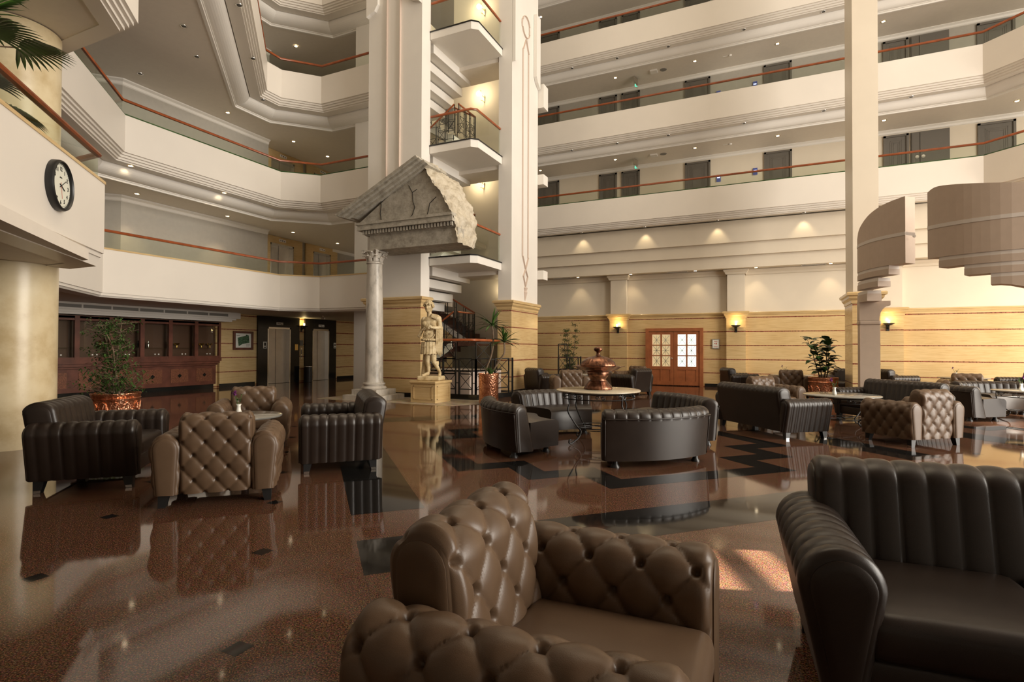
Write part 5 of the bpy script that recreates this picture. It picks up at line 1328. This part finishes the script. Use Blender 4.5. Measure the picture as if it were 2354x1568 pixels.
# ------------------------------------------------------------ tables
def iron_table(name, label, loc, r, h, rz=0, group=None, nleg=4, mat='table_stone', shelf=True, flare=.0):
    t_ = thing(name, label, 'table', loc, rz, group)
    obj('tabletop', MB().lathe([(.001,h-.03),(r-.02,h-.03),(r,h-.02),(r,h-.008),(r-.012,h),(.001,h)], n=64), mat, t_, smooth=50)
    ap = MB(); ra = r*.86
    for z in (h-.045, h-.125): ap.tube([(ra*cos(2*pi*k/48), ra*sin(2*pi*k/48), z) for k in range(49)], .008, 5, False)
    ns = 20
    for k in range(ns):      # scrolls of the apron
        a0 = 2*pi*k/ns; s_ = 1 if k%2 else -1; P = []
        for j in range(12):
            q = j*.62; rr = .032*(1-j/14); P.append((ra*cos(a0+(.045*s_+rr*cos(q))/ra), ra*sin(a0+(.045*s_+rr*cos(q))/ra), h-.085+s_*rr*sin(q)))
        ap.tube(P, .006, 4)
    obj('scroll_apron', ap, 'black_paint', t_)
    for k in range(nleg):
        a = 2*pi*k/nleg+pi/4; 
        prof = [(ra,h-.03),(ra,h-.14),(ra*.99,h-.2),(ra*1.04,h-.27),(ra*.98,h*.55),(ra*.74,h*.34),(ra*.60,h*.24),(ra*.66,h*.13),(ra*.82,.045),(ra*.93,.02),(ra*.99,.035),(ra*.98,.075),(ra*.93,.075)]
        prof = spl([p for p in prof], 3)
        obj('leg', MB().tube([(p*cos(a), p*sin(a), z) for p, z in prof], .012, 7), 'black_paint', t_, smooth='all')
    if shelf:
        rg = MB().tube([(ra*.66*cos(2*pi*k/36), ra*.66*sin(2*pi*k/36), h*.30) for k in range(37)], .008, 5, False)
        rg.tube([(ra*.58*cos(2*pi*k/36), ra*.58*sin(2*pi*k/36), h*.26) for k in range(37)], .006, 5, False)
        for k in range(4): a = k*pi/2+pi/4; rg.bar((ra*.62*cos(a), ra*.62*sin(a), h*.30), (-ra*.62*cos(a), -ra*.62*sin(a), h*.30), .008)
        obj('lower_ring', rg, 'black_paint', t_)
    return t_
iron_table('urn_table', 'round stone-topped table on scrolled iron legs carrying the copper urn', (-2.30,8.02,0), .63, .80, radians(10))
T = iron_table('iron_table', 'oval-looking stone table on iron legs between the right sofas', (1.25,11.45,0), .62, .60, radians(0), 'low stone tables on iron legs', mat='glass_top')
dup(T, (4.85,14.35,0), radians(20), 'stone table on iron legs at the right edge, with a vase')
dup(T, (5.3,20.2,0), radians(20), 'small-looking stone table by the back wall, right of the pale stair column')
dup(T, (.75,19.5,0), radians(20), 'stone table hidden behind the tufted armchairs by the back wall')
dup(T, (-5.35,16.75,0), radians(20), 'stone table behind the copper urn')
t_ = thing('round_table', 'low round glass-topped table in the middle of the left group', 'table', (-5.72,4.62,0))
obj('tabletop', MB().lathe([(.001,.57),(.40,.57),(.41,.58),(.41,.595),(.40,.60),(.001,.60)], n=56), 'glass_top', t_, smooth=50); obj('pedestal_leg', MB().lathe([(.25,0),(.25,.02),(.05,.05),(.04,.5),(.12,.57)], n=28), 'black_paint', t_, smooth=50)
t_ = thing('round_table', 'grey table corner peeking in at the bottom right', 'table', (.93,1.72,0))
obj('tabletop', MB().lathe([(.001,.57),(.31,.57),(.32,.58),(.32,.595),(.31,.60),(.001,.60)], n=56), 'glass_top', t_, smooth=50); obj('pedestal_leg', MB().lathe([(.22,0),(.22,.02),(.05,.05),(.04,.5),(.12,.57)], n=28), 'black_paint', t_, smooth=50)
# vases with a purple flower
def vase(loc, label, seed, twigs=True, first=None):
    t_ = thing('flower_vase', label, 'vase', loc, seed*.7, 'white bud vases on the tables'); rng = random.Random(seed)
    obj('vase', MB().lathe([(.03,0),(.035,.005),(.038,.03),(.025,.075),(.022,.11),(.032,.135),(.028,.133),(.018,.11)], n=20), 'porcelain', t_, smooth='all')
    st = MB(); fl_ = MB(); lf = MB()
    for k, (dx, dy, hh) in enumerate(((-.07,.02,.27),(.06,-.01,.24),(.02,.03,.2))):
        P = [(0,0,.08),(dx*.4,dy*.4,.15),(dx,dy,hh)]; st.tube(P, .0035, 5)
        if k == 0:
            for q in range(26):
                d = Vector((rng.gauss(0,1), rng.gauss(0,1), rng.gauss(0,1)+.4)).normalized(); leafblade(fl_, Vector(P[-1])+d*.005, d, .038, .016, .3, 3)
        else:
            for q in range(7): a = rng.uniform(0,2*pi); leafblade(lf, Vector(P[1]).lerp(Vector(P[2]), rng.random()), (cos(a), sin(a), .5), .045, .016, .3, 3)
    obj('stalks', st, 'leaf', t_); obj('flower', fl_, 'petal', t_); obj('leaves', lf, 'leaf', t_)
    return t_
V0 = vase((-5.76,4.55,.60), 'white bud vase with a purple flower on the low round table, left group', 3)
dup(V0, (1.12,11.3,.60), 1.0, 'white bud vase with a purple flower on the table between the right sofas')
dup(V0, (4.68,14.3,.60), 2.0, 'white bud vase with purple flowers on the right-edge table')
dup(V0, (5.1,20.1,.60), 0, 'white bud vase on the far table right of the pale stair column')
dup(V0, (.55,19.3,.60), .4, 'white bud vase behind the tufted armchair near the fig tree')
dup(V0, (-5.35,16.6,.60), .4, 'white bud vase left of the copper urn')
# copper urn
t_ = thing('copper_urn', 'large lidded copper brazier with scalloped dish and knob on the iron table', 'urn', (-2.30,8.02,.80))
flu = lambda k_, am: (lambda a, i: 1+am*abs(sin(k_*a)))
obj('foot', MB().lathe([(.20,0),(.205,.01),(.20,.03),(.175,.07),(.135,.12),(.13,.135)], n=72, fn=flu(14,.05)), 'copper_old', t_, smooth='all')
obj('body', MB().lathe([(.125,.13),(.12,.15),(.125,.17),(.15,.20),(.165,.235),(.16,.26),(.175,.265),(.17,.28),(.20,.30)], n=56), 'copper_old', t_, smooth=50)
obj('dish', MB().lathe([(.16,.275),(.24,.285),(.30,.305),(.335,.335),(.385,.345),(.39,.352),(.33,.352),(.30,.345),(.16,.32)], n=120, fn=lambda a, i: 1+(.03*abs(sin(12*a)) if i in (4,5) else 0)), 'copper_old', t_, smooth=60)
obj('lid', MB().lathe([(.265,.345),(.27,.365),(.255,.385),(.235,.42),(.19,.46),(.12,.49),(.055,.505),(.04,.51)], n=96, fn=lambda a, i: 1+(.035*abs(sin(13*a+i*.22)) if 1 < i < 6 else 0)), 'copper_old', t_, smooth='all')
obj('knob', MB().lathe([(.045,.505),(.03,.525),(.026,.55),(.03,.565),(.055,.58),(.068,.60),(.06,.625),(.035,.64),(.001,.645)], n=28), 'copper_old', t_, smooth=60)

# ------------------------------------------------------------ the parts of the hall behind and above the camera (shade the foreground)
struct('ceiling_near', MB().box(-4,16,-6,3.6,5.96,6.2), 'ceiling_paint')
struct('wall_behind', MB().box(-24,16,-6.2,-6,0,16.5), 'plaster_grey')
struct('wall_far_left', MB().box(-24.2,-24,-6,27,0,16.5), 'plaster_grey')
struct('ceiling_atrium', MB().box(-24,-11.5,-6,27,16.5,16.7).box(3.5,16,-6,27,16.5,16.7).box(-11.5,3.5,18.5,27,16.5,16.7).box(-11.5,3.5,-6,5.5,16.5,16.7), 'ceiling_paint')

lv = MB()
import mathutils
Lp = Vector((12.0,9.0,6.2)); Tp = Vector((.02,3.95,0)); dv = (Tp-Lp).normalized(); sd = dv.cross(Vector((0,0,1))).normalized(); up_ = sd.cross(dv)
for k in range(6):
    c = Lp+dv*4.0+up_*(-.115+.046*k); lv.bar(c-sd*.25, c+sd*.25, .018, .018)
struct('added_beam_bars', lv, 'steel')  # unseen bars added in the sun spot's beam to cut it into stripes
